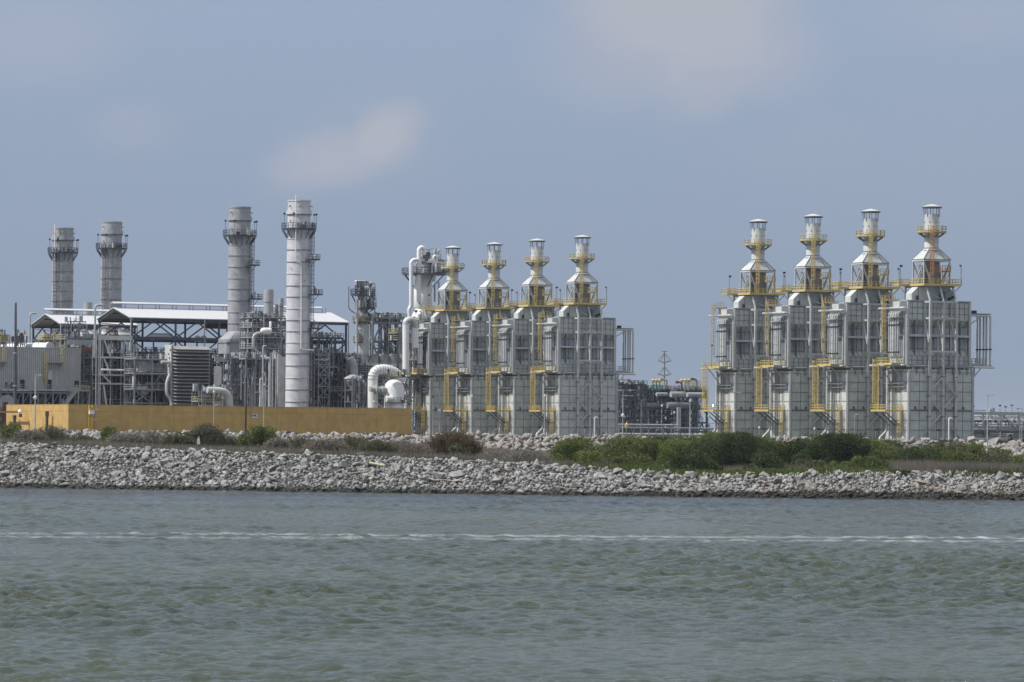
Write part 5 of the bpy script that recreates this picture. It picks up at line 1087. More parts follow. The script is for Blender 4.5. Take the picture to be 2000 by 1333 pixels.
aa, z0_ = G(27, 755, b0 - 1.0); m = MB(); m.box(aa - .9, aa + .7, b0 - 1.1, b0 - .6, z0_ - .5, z0_ + .4, 'green'); m.box(aa - 1.1, aa + .9, b0 - 1.15, b0 - .55, z0_ + .4, z0_ + .5, 'green'); m.box(aa - .8, aa + .6, b0 - 1.0, b0 - .7, zb, z0_ - .5, 'steel_dark'); one(m, 'green_box', 'bright green box on the walkway beside the dark pole', 'box', aa, b0 - 1)
# vessel on the roof
aa, z0_ = G(98, 676, b0 + 2); m = MB(); m.tube([(aa, b0 + 2, z0_ - .1), (aa, b0 + 45, z0_ - .1)], .98, 'white_pipe', 20); m.ring(aa, b0 + 2, .01, .02, 0, .01, 4, 'galv'); v_ = one(m, 'roof_vessel', 'long shiny white cylinder lying on the ribbed building, round grey end to the right', 'vessel', aa, b0 + 2)
m = MB(); OFF[:] = [aa, b0 + 2]; m.lathe(0, 0, [(.02, 0), (.9, .02), (.98, .1)], 20, 'galv'); m.v = [(aa + x, b0 + 1.95 - z, z0_ - .1 + y) for x, y, z in m.v]; fin(m, 'end_cap', v_)
rack('valve_platform', 'yellow valves and railings on a platform above the round vessel end', 'valve platform', 86, 118, b0 + 4, 4, 3, (664,), 41, 'yellow_dirty', .14, 10, 12, (0,), 'yellow', zb=zt)
rack('valve_rack', 'white topped valves and yellow railing at the far left edge above the ribbed building', 'valve platform', -18, 18, b0 + 12, 4, 4, (668, 656), 42, 'steel_dark', .12, 26, 20, (0,), 'yellow', zb=zt, pmats=('white_pipe', 'pipe', 'yellow'))
rack('valve_rack', 'orange and white topped valves right of the dark pole above the ribbed building', 'valve platform', 35, 51, b0 + 12, 4, 3, (668, 657), 43, 'steel_dark', .12, 22, 14, (0,), 'steel_dark', zb=zt, pmats=('white_pipe', 'pipe', 'orange'))
aa, z0_ = G(32, 592, 43); root = PT('lightning_mast', 'tall thick dark tapering pole rising at the far left above the ochre wall', 'pole', aa, 43)
m = MB(); m.tube([(aa, 43, 3), (aa - .15, 43, z0_)], .46, 'steel_dark', 12, None, .24); m.lathe(aa - .15, 43, [(.1, z0_), (.1, z0_ + .5)], 6, 'galv'); fin(m, 'shaft', root); m = MB(); m.lathe(aa, 43, [(.9, 0), (.9, 2.2), (.5, 3.0)], 12, 'galv')
for zz_ in (10.2, 17.5): m.lathe(aa - .07, 43, [(.55, zz_), (.55, zz_ + .25)], 10, 'galv')
fin(m, 'collar', root)
# scaffold, red deck and coolers between building and shelter
rack('pipe_scaffold', 'light scaffold tower under the smaller roof, right of the ribbed building', 'scaffold', 138, 166, 70, 4, 6, (672, 660, 648, 637, 628), 51, 'galv', .1, 14, 10, (), zb=14)
rack('process_rack', 'dark rack of beams and pipes between the ribbed building and the braced stair tower', 'pipe rack', 150, 190, 56, 6, 4, (682, 700, 716, 732, 756), 52, 'steel_mid', .28, 60, 50, (0,), 'galv')
a_, z_ = G(132, 684, 55.5); a2 = ga(187, 55.5); m = MB(); m.box(a_, a2, 55.4, 55.6, z_ - .3, z_ + .7, 'red'); m.box(a_, a2, 55.3, 55.5, z_ + 1.2, z_ + 2.4, 'galv'); one(m, 'red_beam', 'long rusty red beam above the dark rack beside the ribbed building', 'beam', a_, 55.5)
rack('cooler_deck', 'grey deck high between the two roofs carrying the pale round coolers', 'deck', 130, 258, 76, 8, 8, (664,), 53, 'steel_mid', .25, 30, 40, (0,), 'galv', zb=8, brace=False)
zz_ = G(190, 656, 77)[1]
for k, px_ in enumerate((166, 184, 212, 244)):
    a_ = ga(px_, 78); r_ = (1.2, 1.2, 2.6, 2.9)[k]; m = MB(); m.box(a_ - r_ * 1.1, a_ + r_ * 1.1, 76.5, 82, zz_ - .6, zz_ + .35, 'casing_pale'); m.lathe(a_, 79.5, [(r_, zz_ + .35), (r_ * .82, zz_ + .9), (r_ * .82, zz_ + (1.7 if k > 1 else 1.2))], 18, 'galv')
    one(m, 'air_cooler', ('smaller pale cooler drum nearest the scaffold', 'smaller pale cooler drum, second from the left', 'wide pale round cooler just inside the gable of the long roof', 'wide pale round cooler nearest the front post of the long roof')[k], 'cooler', a_, 79.5, 'pale coolers on the deck')
a_, z_ = G(221, 655, 74); m = MB(); frame(m, [a_ - 1, a_ + 1], (74, 75.5), [z_ - 1, z_, z_ + 1, z_ + 2.2], z_ + 2.4, 'red', .16, True, 3, z_ - 2); one(m, 'red_scaffold', 'small rusty red scaffold between the two wide coolers', 'scaffold', a_, 74)
# braced stair tower at the gable
root, *_r = rack('braced_tower', 'pale braced steel tower of diagonals below the left gable of the long roof', 'steel tower', 196, 256, 42, 5, 4, (663, 699, 733, 750), 61, 'steel', .2, 10, 6, (), brace=False)
a0_, a1_, b_, lv, cols = _r; OFF[:] = [(a0_ + a1_) / 2, b_]; m = MB(); zs = [0] + lv
for k in range(len(zs) - 1):
    for c in (0, 2):
        da = cols[c + 1] - cols[c]; m.bar((cols[c + 1] - .1, b_ - .2, zs[k] + .2), (cols[c] + da * .3, b_ - .2, zs[k + 1] - .3), .32, None, 'casing_pale')
m.box(a0_ - .3, a1_ + .1, b_ - .3, b_ - .16, lv[-1] - .2, lv[-1] + .8, 'casing_pale')
for z_ in lv[:-1]: m.box(a0_ - .2, a1_, b_ - .3, b_ - .17, z_ - .2, z_ + .2, 'casing_pale')
fin(m, 'diagonal_brace', root)
m = MB(); x0_, x1_ = ga(253, b_), ga(259, b_); 
for x_ in (x0_, x1_): m.box(x_ - .1, x_ + .1, b_ - .6, b_ - .4, 0, lv[-1] - 1, 'casing_pale')
z_ = .5
while z_ < lv[-1] - 2: m.box(x0_, x1_, b_ - .55, b_ - .45, z_, z_ + .12, 'casing_pale'); m.bar((x0_, b_ - .5, z_), (x1_, b_ - .5, z_ + 2.2), .1, None, 'casing_pale'); z_ += 2.3
fin(m, 'lattice_mast', root); m = MB(); x0_, x1_ = ga(186, b_), ga(191, b_)
for x_ in (x0_, x1_): m.box(x_ - .1, x_ + .1, b_ - .6, b_ - .4, 0, lv[-1] + 2, 'galv')
z_ = .5
while z_ < 9: m.box(x0_, x1_, b_ - .55, b_ - .45, z_, z_ + .12, 'galv'); m.bar((x0_, b_ - .5, z_), (x1_, b_ - .5, z_ + 1.5), .1, None, 'galv'); z_ += 1.6
fin(m, 'lattice_mast', root)
a_, z_ = G(178, 722, 41); m = MB(); m.tube([(a_ + 2.4, 41, z_), (ga(252, 41), 41, z_ - .1)], .22, 'white_pipe', 8); one(m, 'white_pipe', 'bright thin horizontal pipe across the pale braced tower', 'pipe', a_, 41)
# platform with vessels left of the louvred intake
rack('equipment_platform', 'steel platforms with pale tanks between the braced tower and the louvred intake', 'steel platform', 263, 330, 34, 6, 3, (703, 731, 762, 788), 62, 'steel_mid', .3, 34, 20, (1, 2, 3), 'galv')
for k, (px_, y_, w_, h_, m_) in enumerate(((281, 716, 2.6, 3.4, 'casing_pale'), (296, 716, 2.4, 2.6, 'casing'), (312, 718, 3.2, 3.0, 'drum'), (285, 762, 2.0, 1.8, 'casing_pale'), (265, 745, .9, 3.8, 'casing'))):
    a_, z_ = G(px_, y_, 35); m = MB(); m.lathe(a_, 36, [(w_ / 2 * .6, z_ - h_ / 2), (w_ / 2, z_ - h_ / 2 + .4), (w_ / 2, z_ + h_ / 2 - .5), (w_ / 2 * .5, z_ + h_ / 2)], 16, m_); m.tube([(a_ + w_ / 2, 36, z_), (a_ + w_ / 2 + .6, 35.5, z_), (a_ + w_ / 2 + .6, 35.5, z_ - 2)], .13, 'pipe', 6, .3)
    one(m, 'process_tank', ('pale tank at the upper left of the platforms beside the louvred intake', 'grey tank behind the diagonal, second from the left on the platforms', 'brownish tank nearest the louvred intake', 'small pale tank low on the platforms', 'slim upright tank at the left edge of the platforms')[k], 'tank', a_, 36)
a_, z_ = G(331, 708, 31); zz2 = G(331, 738, 31)[1]; z3 = G(331, 776, 31)[1]; m = MB(); m.tube([(a_ - 2, 31, z_), (a_ + .3, 31, z_), (a_ + .3, 31, zz2 + 1), (a_ - .6, 31, zz2 - .8), (a_ - .6, 31, z3 + .6), (a_ + .6, 31, z3 - .8), (a_ + .6, 31, 0)], .36, 'pipe', 10, 1.0); one(m, 'bent_pipe', 'thick grey pipe with bends running down the left side of the louvred intake', 'pipe', a_, 31)
# ---------------------------------------------------------------- louvred air intake
b0 = 30; a0, z1_ = G(341, 676, b0); a1 = ga(411, b0); z0_ = G(341, 792, b0)[1]
root = PT('air_intake', 'big dark louvred air intake house with stacked weather hoods', 'air intake', (a0 + a1) / 2, b0)
m = MB(); m.box(a0, a1, b0 + 1.2, b0 + 5, 0, z1_ - .3, 'steel_dark'); m.box(a0 - .3, a0 - .002, b0 + 1.0, b0 + 5.2, z1_ - 7, z1_ + .3, 'casing_pale'); m.box(a0 - .4, a0 - .02, b0 + .9, b0 + 1.15, 0, z1_, 'steel'); m.box(a1 + .01, a1 + .25, b0 + .9, b0 + 1.2, 0, z1_, 'steel')
for k in range(7): m.box(a0 - .45, a0 - .3, b0 + 1.6 + .4 * (k % 3), b0 + 1.9 + .4 * (k % 3), z1_ - 6.5 + .9 * k, z1_ - 6.1 + .9 * k, 'dark')
fin(m, 'filter_house', root); n = 17; dz = (z1_ - z0_) / n
for k in range(n):
    zt_ = z1_ - k * dz; m = MB(); h = dz * (.62 if k else .9); dp = 1.35
    V = [(a0, b0 + 1.19, zt_), (a1, b0 + 1.19, zt_), (a1 - .15, b0 + 1.19 - dp, zt_ - h), (a0 + .15, b0 + 1.19 - dp, zt_ - h), (a0, b0 + 1.19, zt_ - .12), (a1, b0 + 1.19, zt_ - .12), (a1 - .15, b0 + 1.19 - dp, zt_ - h - .1), (a0 + .15, b0 + 1.19 - dp, zt_ - h - .1)]
    m.add(V, [(0, 3, 2, 1), (4, 5, 6, 7), (0, 1, 5, 4), (2, 3, 7, 6), (0, 4, 7, 3), (1, 2, 6, 5)], 'louver')
    m.add([(a0, b0 + 1.18, zt_), (a0, b0 + 1.18, zt_ - h), (a0 + .15, b0 + 1.19 - dp, zt_ - h), (a1, b0 + 1.18, zt_), (a1, b0 + 1.18, zt_ - h), (a1 - .15, b0 + 1.19 - dp, zt_ - h)], [(0, 1, 2), (3, 5, 4)], 'louver')
    fin(m, 'weather_hood', root)
# ---------------------------------------------------------------- curved pipe and pump skid right behind the wall
b0 = 8; m = MB(); P = []
for x_, y_ in ((405, 762), (447, 764), (449, 770), (449, 800)): qa, qz = G(x_, y_, b0); P.append((qa, b0, qz))
qa, qz = G(449, 764, b0); P = [(P[0][0], b0, P[0][2]), (qa, b0, qz), (qa, b0, 0)]; m.tube(P, .72, 'pipe', 16, 2.4); one(m, 'curved_pipe', 'thick grey pipe bending down behind the ochre wall below the louvred intake', 'pipe', qa, b0)
rack('pump_skid', 'pump skid of thin pipes and yellow rails below the louvred intake, behind the wall', 'skid', 389, 455, 11, 4, 6, (765, 786), 63, 'galv', .13, 70, 50, (0,), 'yellow_dirty')
a_, z_ = G(395, 749, 10); root = PT('solar_pole', 'dark pole with a small flat panel on top beside the curved pipe', 'pole', a_, 10); m = MB(); m.bar((a_, 10, 0), (a_, 10, z_), .22, None, 'steel_mid'); fin(m, 'shaft', root); m = MB(); m.box(a_ - 1, a_ + 1, 9.6, 10.4, z_, z_ + .16, 'steel_dark'); fin(m, 'panel', root)
# ---------------------------------------------------------------- dense process block between the two near smokestacks
rack('process_block', 'dense block of grey pipes, valves and platforms between the two near smokestacks', 'process structure', 492, 556, 24, 7, 5, (622, 641, 661, 682), 71, 'steel_mid', .18, 260, 150, (0, 1, 2, 3), 'galv', zb=0, rmax=.2, pmats=('pipe', 'galv', 'steel_mid', 'steel_dark', 'white_pipe'))
rack('valve_column', 'crowded column of small valves and an orange rail left of the upright pipes', 'process structure', 450, 505, 20, 4, 5, (702, 722, 745, 768), 72, 'steel_mid', .18, 170, 120, (0,), 'orange', rmax=.16)
rack('lower_platform_block', 'pale platform edge with dark machinery below, left of the tallest smokestack', 'process structure', 480, 556, 16, 5, 5, (702,), 73, 'steel_mid', .26, 70, 60, (), rmax=.24, deck='casing')
for k, (px_, y_, r_, m_) in enumerate(((519, 728, .12, 'galv'), (514, 676, .17, 'galv'), (527, 700, .3, 'pipe'), (533, 690, .14, 'galv'), (540, 688, .14, 'galv'), (546, 694, .5, 'pipe'), (552, 698, .9, 'casing'), (508, 740, .12, 'white_pipe'), (557, 700, .7, 'casing_pale'))):
    a_, z_ = G(px_, y_, 13 + k * .3); m = MB(); m.tube([(a_, 13 + k * .3, 0), (a_, 13 + k * .3, z_), (a_ + (.8 if k % 2 else -.9), 13 + k * .3, z_)] if r_ < .5 else [(a_, 13 + k * .3, 0), (a_, 13 + k * .3, z_)], r_, m_, 12, .5)
    if k in (0, 7): m.bar((a_ - 1.1, 13 + k * .3, z_ - 3), (a_ + 1.1, 13 + k * .3, z_ - 3), .14, None, m_)
    one(m, 'upright_pipe', ('thin white upright with a cross bar, middle of the block left of the tallest stack', 'white upright pipe rising highest in the block', 'grey upright pipe third from the left beside the tallest stack', 'thin grey upright between two thicker pipes', 'second thin grey upright, nearer the tallest stack', 'broad grey upright pipe left of the square duct', 'widest grey upright duct beside the tallest stack', 'short thin white upright at the left of the group', 'pale upright drum touching the tallest stack')[k], 'pipe', a_, 13 + k * .3, 'upright pipes left of the tallest smokestack')
for k, (px_, y0_, y1_, r_, m_) in enumerate(((525, 566, 617, 1.1, 'galv'), (549, 583, 617, .62, 'galv'), (541, 595, 617, .5, 'steel_mid'))):
    b_ = 28 + k; a_, z1_ = G(px_, y0_, b_); z0_ = G(px_, y1_, b_)[1]; m = MB(); m.lathe(a_, b_, [(r_ * .5, z0_ - 3), (r_ * .5, z0_), (r_, z0_ + .3), (r_, z1_), (r_ * .9, z1_), (r_ * .88, z1_ - 1)], 24, m_); m.ring(a_, b_, r_ * .99, r_ * 1.04, (z0_ + z1_) / 2, (z0_ + z1_) / 2 + .1, 24, 'steel_dark')
    one(m, 'small_stack', ('widest of the three short grey stacks on the process block', 'slim short grey stack nearest the tallest smokestack', 'shortest dark grey stack between the other two short ones')[k], 'stack', a_, b_, 'short stacks on the process block')
a_, z1_ = G(172, 591, 118); m = MB(); m.lathe(a_, 118, [(1.05, z1_ - 8), (1.05, z1_), (.95, z1_)], 20, 'galv'); one(m, 'small_stack', 'short grey stack behind the ridge of the smaller roof, between two big stacks', 'stack', a_, 118)
a_, z_ = G(517, 647, 22); a2 = ga(540, 22); m = MB(); m.lathe(0, 0, [(.05, 0), (.5, .12), (.7, .45), (.76, .9), (.76, a2 - a_ - .6)], 16, 'white_pipe'); m.v = [(a_ - 1 + z, 22 + y, z_ + x) for x, y, z in m.v]; m.lathe(a_ + 1.4, 22, [(.3, z_ + .8), (.3, z_ + 2), (.15, z_ + 2.2)], 8, 'white_pipe'); m.lathe(a_ + 3.4, 22, [(.2, z_ + .8), (.2, z_ + 1.6)], 8, 'galv'); one(m, 'round_vessel', 'shiny rounded vessel among the pipes high on the process block', 'vessel', a_, 22)
a_, z_ = G(500, 655, 21); m = MB(); m.tube([(a_ + 1.5, 21, z_ + .6), (a_ - .6, 21, z_ + .2), (a_ - .6, 21, z_ - 3), (a_ + 1, 21, z_ - 4.2), (a_ + 2, 21, z_ - 4.2)], .36, 'galv', 12, 1.2); one(m, 'bent_duct', 'thick grey duct curving down at the left of the process block', 'duct', a_, 21)
# ---------------------------------------------------------------- right part under the long roof
rack('lattice_tower', 'pale lattice tower of crossed bars right of the tallest smokestack', 'steel tower', 622, 643, 40, 2.4, 2, (681, 694, 713, 733, 755, 777), 81, 'steel', .2, 0, 0, (), brace=False)
OFFt = [o for o in COL.objects if o.name.startswith('lattice_tower')][0]
a0_, a1_ = ga(622, 40), ga(643, 40); OFF[:] = [(a0_ + a1_) / 2, 40]; m = MB(); zs = [0] + sorted(G(632, y, 40)[1] for y in (681, 694, 713, 733, 755, 777))
for k in range(len(zs) - 1): m.bar((a0_, 39.8, zs[k]), (a1_, 39.8, zs[k + 1]), .13, None, 'steel'); m.bar((a1_, 39.75, zs[k]), (a0_, 39.75, zs[k + 1]), .13, None, 'steel')
fin(m, 'cross_brace', OFFt)
rack('roof_platform', 'olive machinery and railings on the deck at the right end of the long roof', 'steel platform', 606, 668, 46, 4, 5, (661,), 82, 'steel_dark', .3, 30, 60, (0,), 'steel_dark', zb=14)
rack('side_platform_tower', 'dark steel platform tower right of the long roof shelter', 'steel platform', 679, 702, 44, 5, 3, (700,), 83, 'steel_dark', .35, 12, 12, (0,), 'galv', brace=False)
rack('bracing_tower', 'low dark braced frame left of the big white bent pipe', 'steel structure', 689, 717, 30, 4, 3, (741, 763, 786), 84, 'steel_mid', .3, 20, 10, ())
rack('pipe_bank', 'dark bank of pipes behind the tallest smokestack under the long roof', 'pipe rack', 602, 622, 44, 5, 3, (690, 715, 740, 765), 85, 'steel_dark', .25, 40, 30, ())
rack('pipe_bank', 'dark bank of pipes between the lattice tower and the right end of the long roof', 'pipe rack', 645, 674, 46, 5, 3, (690, 715, 740, 765), 86, 'steel_dark', .25, 50, 40, (0,))
def bigpipe(label, pts, b_, r_, mat='white_pipe', bend=3.0, rings=0, name='big_pipe', n=20):
    P = [(G(x, y, b_)[0], b_, G(x, y, b_)[1]) for x, y in pts]; m = MB(); m.tube(P, r_, mat, n, bend)
    if rings:
        Q = arc_path(P, bend, 6)
        for k in range(1, len(Q) - 1): m.tube([tuple(Q[k] - (Q[k + 1] - Q[k - 1]).normalized() * .07), tuple(Q[k] + (Q[k + 1] - Q[k - 1]).normalized() * .07)], r_ * 1.035, 'galv', n)
    return one(m, name, label, 'pipe', P[0][0], b_)
bigpipe('huge white pipe bending over in an arch above the ochre wall', [(728, 800), (728, 722), (764, 722), (788, 742)], 22, 1.15, 'white_pipe', 4.2, 1)
bigpipe('pale grey duct elbow above a braced frame, left of the white arch', [(676, 748), (690, 740), (703, 750), (712, 760)], 36, 1.2, 'galv', 2.5, 1)
bigpipe('grey duct curving down behind the right end of the long roof', [(683, 700), (690, 712), (692, 742)], 40, .95, 'galv', 2.5, 1)
bigpipe('lower grey duct lying diagonally behind the braced frame', [(702, 784), (712, 772), (722, 766)], 34, .95, 'galv', 2, 0)
bigpipe('tall white pipe with an arched top in front of the white column', [(792.5, 800), (792.5, 627), (804, 624), (811, 634), (811, 680)], 40, .78, 'white_pipe', 2.0, 1)
# white domed vessel
a_, z1_ = G(770, 742, 20); root = PT('domed_vessel', 'fat white domed vessel beside the white arch pipe, over the ochre wall', 'vessel', a_, 20)
m = MB(); m.lathe(a_, 20, [(2.3, 0), (2.3, z1_ - 2.0), (2.05, z1_ - 1.0), (1.4, z1_ - .3), (.6, z1_), (.05, z1_ + .05)], 28, 'white_pipe'); fin(m, 'shell', root)
m = MB(); m.tube([(a_ - 6.2, 19.6, z1_ - 2.2), (a_ - 2.2, 19.6, z1_ - 2.4)], .62, 'galv', 14); m.tube([(a_ - 5.0, 19.6, z1_ - 2.25), (a_ - 4.8, 19.6, z1_ - 2.26)], 1.1, 'galv', 14); m.tube([(a_ - 3.4, 19.6, z1_ - 2.4), (a_ - 2.9, 19.6, z1_ - 2.4)], .95, 'galv', 14); m.tube([(a_ - 2.9, 18, z1_ - 4.4), (a_ - 1.5, 18, z1_ - 4.4)], .75, 'white_pipe', 12); m.bar((a_ - 5.5, 19, z1_ - 5), (a_ - 2, 19, z1_ - 7.2), .7, .3, 'casing_pale'); fin(m, 'nozzle', root)
for zz_ in (z1_ - 5.2, z1_ + .6):
    m = MB(); m.rail([(a_ - 2.7, 17.4, zz_), (a_ + 2.8, 17.4, zz_)], gap=.8, mat='yellow_dirty' if zz_ > z1_ else 'galv', w=.09); m.box(a_ - 2.8, a_ + 2.9, 17.4, 18.5, zz_ - .12, zz_, 'steel_dark'); clutter(m, a_ - 2.4, a_ + 2.4, 17.4, 18.2, zz_, 6, 5, 1.8, ('dark', 'steel_dark', 'galv')); fin(m, 'platform', root)
rack('valve_tower', 'dark valve frame with yellow bits under the white arch pipe', 'process structure', 738, 800, 27, 4, 5, (735, 760, 780), 87, 'steel_mid', .24, 60, 60, (0, 1), 'galv')
rack('low_rack', 'dark low rack with a yellow valve between the long roof and the white arch', 'pipe rack', 678, 730, 60, 5, 5, (716, 728), 88, 'steel_dark', .3, 50, 50, (0,), 'galv', pmats=('pipe', 'galv', 'steel_mid', 'yellow_dirty'))
# row of ribbed grey cooler drums
for k in range(7):
    px_ = 672 + 19.2 * k; D_ = 985; a_, b_ = ab(px_, D_); b_ = 84.0; a_ = ga(px_, b_, 700); z1_ = G(px_, 692, b_)[1]; z0_ = G(px_, 710, b_)[1]; m = MB()
    m.lathe(a_, b_, [(1.15, z0_), (1.15, z1_), (1.05, z1_)], 20, 'tower'); m.lathe(a_, b_, [(.9, z0_ - 1.4), (1.1, z0_ - .05)], 16, 'white_pipe')
    for j in range(10): t_ = math.pi + j * .33; m.box(a_ + 1.17 * math.cos(t_) - .04, a_ + 1.17 * math.cos(t_) + .04, b_ + 1.17 * math.sin(t_) - .04, b_ + 1.17 * math.sin(t_) + .04, z1_ - .7, z1_ + .05, 'steel_mid')
    for j in range(3): m.ring(a_, b_, 1.13, 1.2, z0_ + .5 + .55 * j, z0_ + .57 + .55 * j, 20, 'steel_mid')
    one(m, 'cooler_drum', 'grey ribbed drum in the row, ' + ('leftmost, half behind the platform tower', 'second from the left', 'third, before the grey column', 'fourth, under the high rack', 'fifth, under the high rack', 'sixth, just left of the tall white pipe', 'last, behind the tall white pipe')[k], 'cooler', a_, b_, 'row of grey cooler drums')
m = MB(); a0_, a1_ = ga(668, 84), ga(800, 84); frame(m, [a0_ + (a1_ - a0_) * k / 7 for k in range(8)], (83, 86), [z0_ - 1.6], z0_ - 1.5, 'steel_mid', .3, False); one(m, 'drum_deck', 'steel deck carrying the row of grey drums', 'deck', a0_, 83)
# high open rack behind
rack('high_rack', 'tall blue grey open pipe rack between the grey column and the white column', 'pipe rack', 727, 791, 100, 6, 5, (668, 631, 622), 89, 'steel_mid', .45, 46, 90, (2,), 'steel_dark', brace=False, rmax=.3)
a0_, z2_ = G(727, 632, 100); a1_ = ga(791, 100); zz_ = [G(760, y, 100)[1] for y in (690, 668, 634)]; cs = [a0_ + (a1_ - a0_) * k / 4 for k in range(5)]; hr = [o for o in COL.objects if o.name.startswith('high_rack')][0]; OFF[:] = [(a0_ + a1_) / 2, 100]; m = MB()
for k in range(4):
    m.bar((cs[k], 99.7, zz_[0] - 4), (cs[k + 1], 99.7, zz_[1]), .34, None, 'steel_mid'); m.bar((cs[k + 1], 99.7, zz_[0] - 4), (cs[k], 99.7, zz_[1]), .34, None, 'steel_mid')
m.bar((cs[1], 99.7, zz_[2]), (cs[2] + .4, 99.7, zz_[1]), .34, None, 'steel_mid'); m.bar((cs[1], 99.7, zz_[2] - 3), (cs[3], 99.7, zz_[1]), .34, None, 'steel_mid') if False else m.bar((cs[3], 99.7, zz_[1]), (cs[1] + .6, 99.7, zz_[2]), .4, None, 'steel_mid'); m.bar((cs[0], 99.7, zz_[1]), (cs[1], 99.7, zz_[2]), .3, None, 'steel_mid')
fin(m, 'cross_brace', hr)
rack('mid_rack', 'dark platform rack with railings just left of the tall white pipe', 'pipe rack', 776, 800, 92, 5, 3, (678, 665, 652), 90, 'steel_dark', .3, 30, 36, (1, 2), 'yellow_dirty')
# grey banded column
def column(label, px, D, prof, mat, name, cat='column', plats=(), seed=0, n=32, pipes=()):
    a, b = ab(px, D); a = ga(px, b, 620); root = PT(name, label, cat, a, b); m = MB()
    P = [(w / (2 * FPX / D), G(px, y, b)[1]) for w, y in prof]; m.lathe(a, b, P, n, mat); fin(m, 'shell', root)
    for k, (y, x0, x1, rm, hh) in enumerate(plats):
        z = G(px, y, b)[1]; r1 = (x1 - x0) / 2 * D / FPX; ca = a + ((x0 + x1) / 2 - px) * D / FPX; m = MB(); m.ring(ca, b, .8, r1, z - .45, z - .1, 12, 'steel_dark')
        for j in range(8): t_ = math.pi * 2 * j / 8; m.bar((ca + r1 * .95 * math.cos(t_), b + r1 * .95 * math.sin(t_), z - .3), (a + (r1 * .45) * math.cos(t_), b + r1 * .45 * math.sin(t_), z - hh), .16, .2, 'steel_dark')
        pl = fin(m, 'gallery', root); m = MB(); m.rail([(ca + r1 * math.cos(math.pi * 2 * j / 12), b + r1 * math.sin(math.pi * 2 * j / 12), z) for j in range(12)], True, 1.2, .1, 1.3, rm); fin(m, 'railing', pl)
        m = MB(); pipework(m, ca - r1 * .9, ca + r1 * .9, b - r1 * .8, b - r1 * .3, z, z + 3.2, 16, seed + k, ('pipe', 'white_pipe', 'steel_mid', 'steel_dark'), .07, .2, .6); clutter(m, ca - r1 * .9, ca + r1 * .9, b - r1 * .9, b, z, 16, seed + k + 5, 2.6); fin(m, 'fittings', root)['kind'] = 'stuff'
    for pts, r_, m_ in pipes:
        Q = [(G(x, y, b - 3.4)[0], b - 3.4, G(x, y, b - 3.4)[1]) for x, y in pts]; m = MB(); m.tube(Q, r_, m_, 12, 1.4); fin(m, 'riser_pipe', root)
    return a, b, root
a, b, root = column('grey banded column with crowded platforms at its top, right of the long roof', 708, 1000, [(27, 800), (27, 640), (25, 625), (22, 620), (20, 600), (20, 586), (14, 582), (2, 580)], 'tower', 'grey_column', 'column', ((575, 684, 732, 'steel_dark', 3.0), (601, 694, 734, 'steel_dark', 1.5), (628, 689, 724, 'yellow_dirty', 1.2), (667, 690, 716, 'yellow_dirty', 1.0)), 200,
    pipes=(([(681, 560), (681, 605), (694, 612)], .14, 'steel_mid'), ([(697, 585), (697, 700)], .3, 'tower'), ([(712, 561), (722, 561), (722, 578)], .12, 'white_pipe'), ([(732, 602), (732, 612), (745, 612), (745, 632)], .12, 'steel_dark')))
m = MB(); z_ = G(703, 578, b)[1]; frame(m, [a - 2.6, a - .2], (b - 2.6, b - 1.2), [z_ + 1, z_ + 2.2, z_ + 3.2], z_ + 3.6, 'steel_dark', .16, True, 5, z_); OFF[:] = [a, b]; fin(m, 'davit_frame', root)
a, b, root = column('tall white column with dark round gallery and domed head behind the leftmost grey tower', 826, 1018, [(44, 800), (44, 622), (44, 617), (30, 604), (36, 600), (36, 565), (33, 560), (33, 548), (30, 545), (30, 515), (25, 503), (19, 500), (19, 495), (12, 489), (6, 487), (2, 485.5)], 'white', 'white_column', 'column', ((534, 784, 872, 'steel_dark', 3.4), (512, 812, 860, 'steel_mid', .6), (634, 786, 862, 'steel_dark', .8)), 300,
    pipes=(([(800, 620), (799, 604), (803, 598), (803, 512), (808, 508), (818, 508)], .5, 'white_pipe'), ([(818, 590), (818.5, 487), (823, 483.5), (828, 486), (828, 498)], .58, 'white_pipe'), ([(838, 510), (846, 509), (847, 514), (847, 551)], .5, 'white_pipe'), ([(846, 512), (847, 502), (850, 499), (853, 502), (853, 514)], .3, 'white_pipe'), ([(818, 590), (836, 612), (836, 634)], .34, 'white_pipe'), ([(826, 634), (826, 612), (827, 608)], .24, 'white_pipe'), ([(857, 551), (857, 640)], .26, 'pipe'), ([(849, 555), (849, 590)], .2, 'steel_mid')))
OFF[:] = [a, b]; m = MB(); zq = G(832, 532, b)[1]
for da, r_, h_ in ((-2.2, .7, 2.6), (1.9, .8, 3.0), (3.1, .5, 2.0)): m.lathe(a + da, b - 2.2, [(r_, zq), (r_, zq + h_ - r_ * .6), (r_ * .6, zq + h_ - .15), (.05, zq + h_)], 14, 'white_pipe')
fin(m, 'head_drum', root)
a_, z_ = G(822, 700, 86); rack('column_base_rack', 'pipes and platforms at the foot of the white column', 'pipe rack', 796, 832, 80, 5, 4, (640, 670, 705, 740), 91, 'steel', .26, 60, 50, (0, 2), 'galv', pmats=('white_pipe', 'pipe', 'galv', 'white_pipe'))
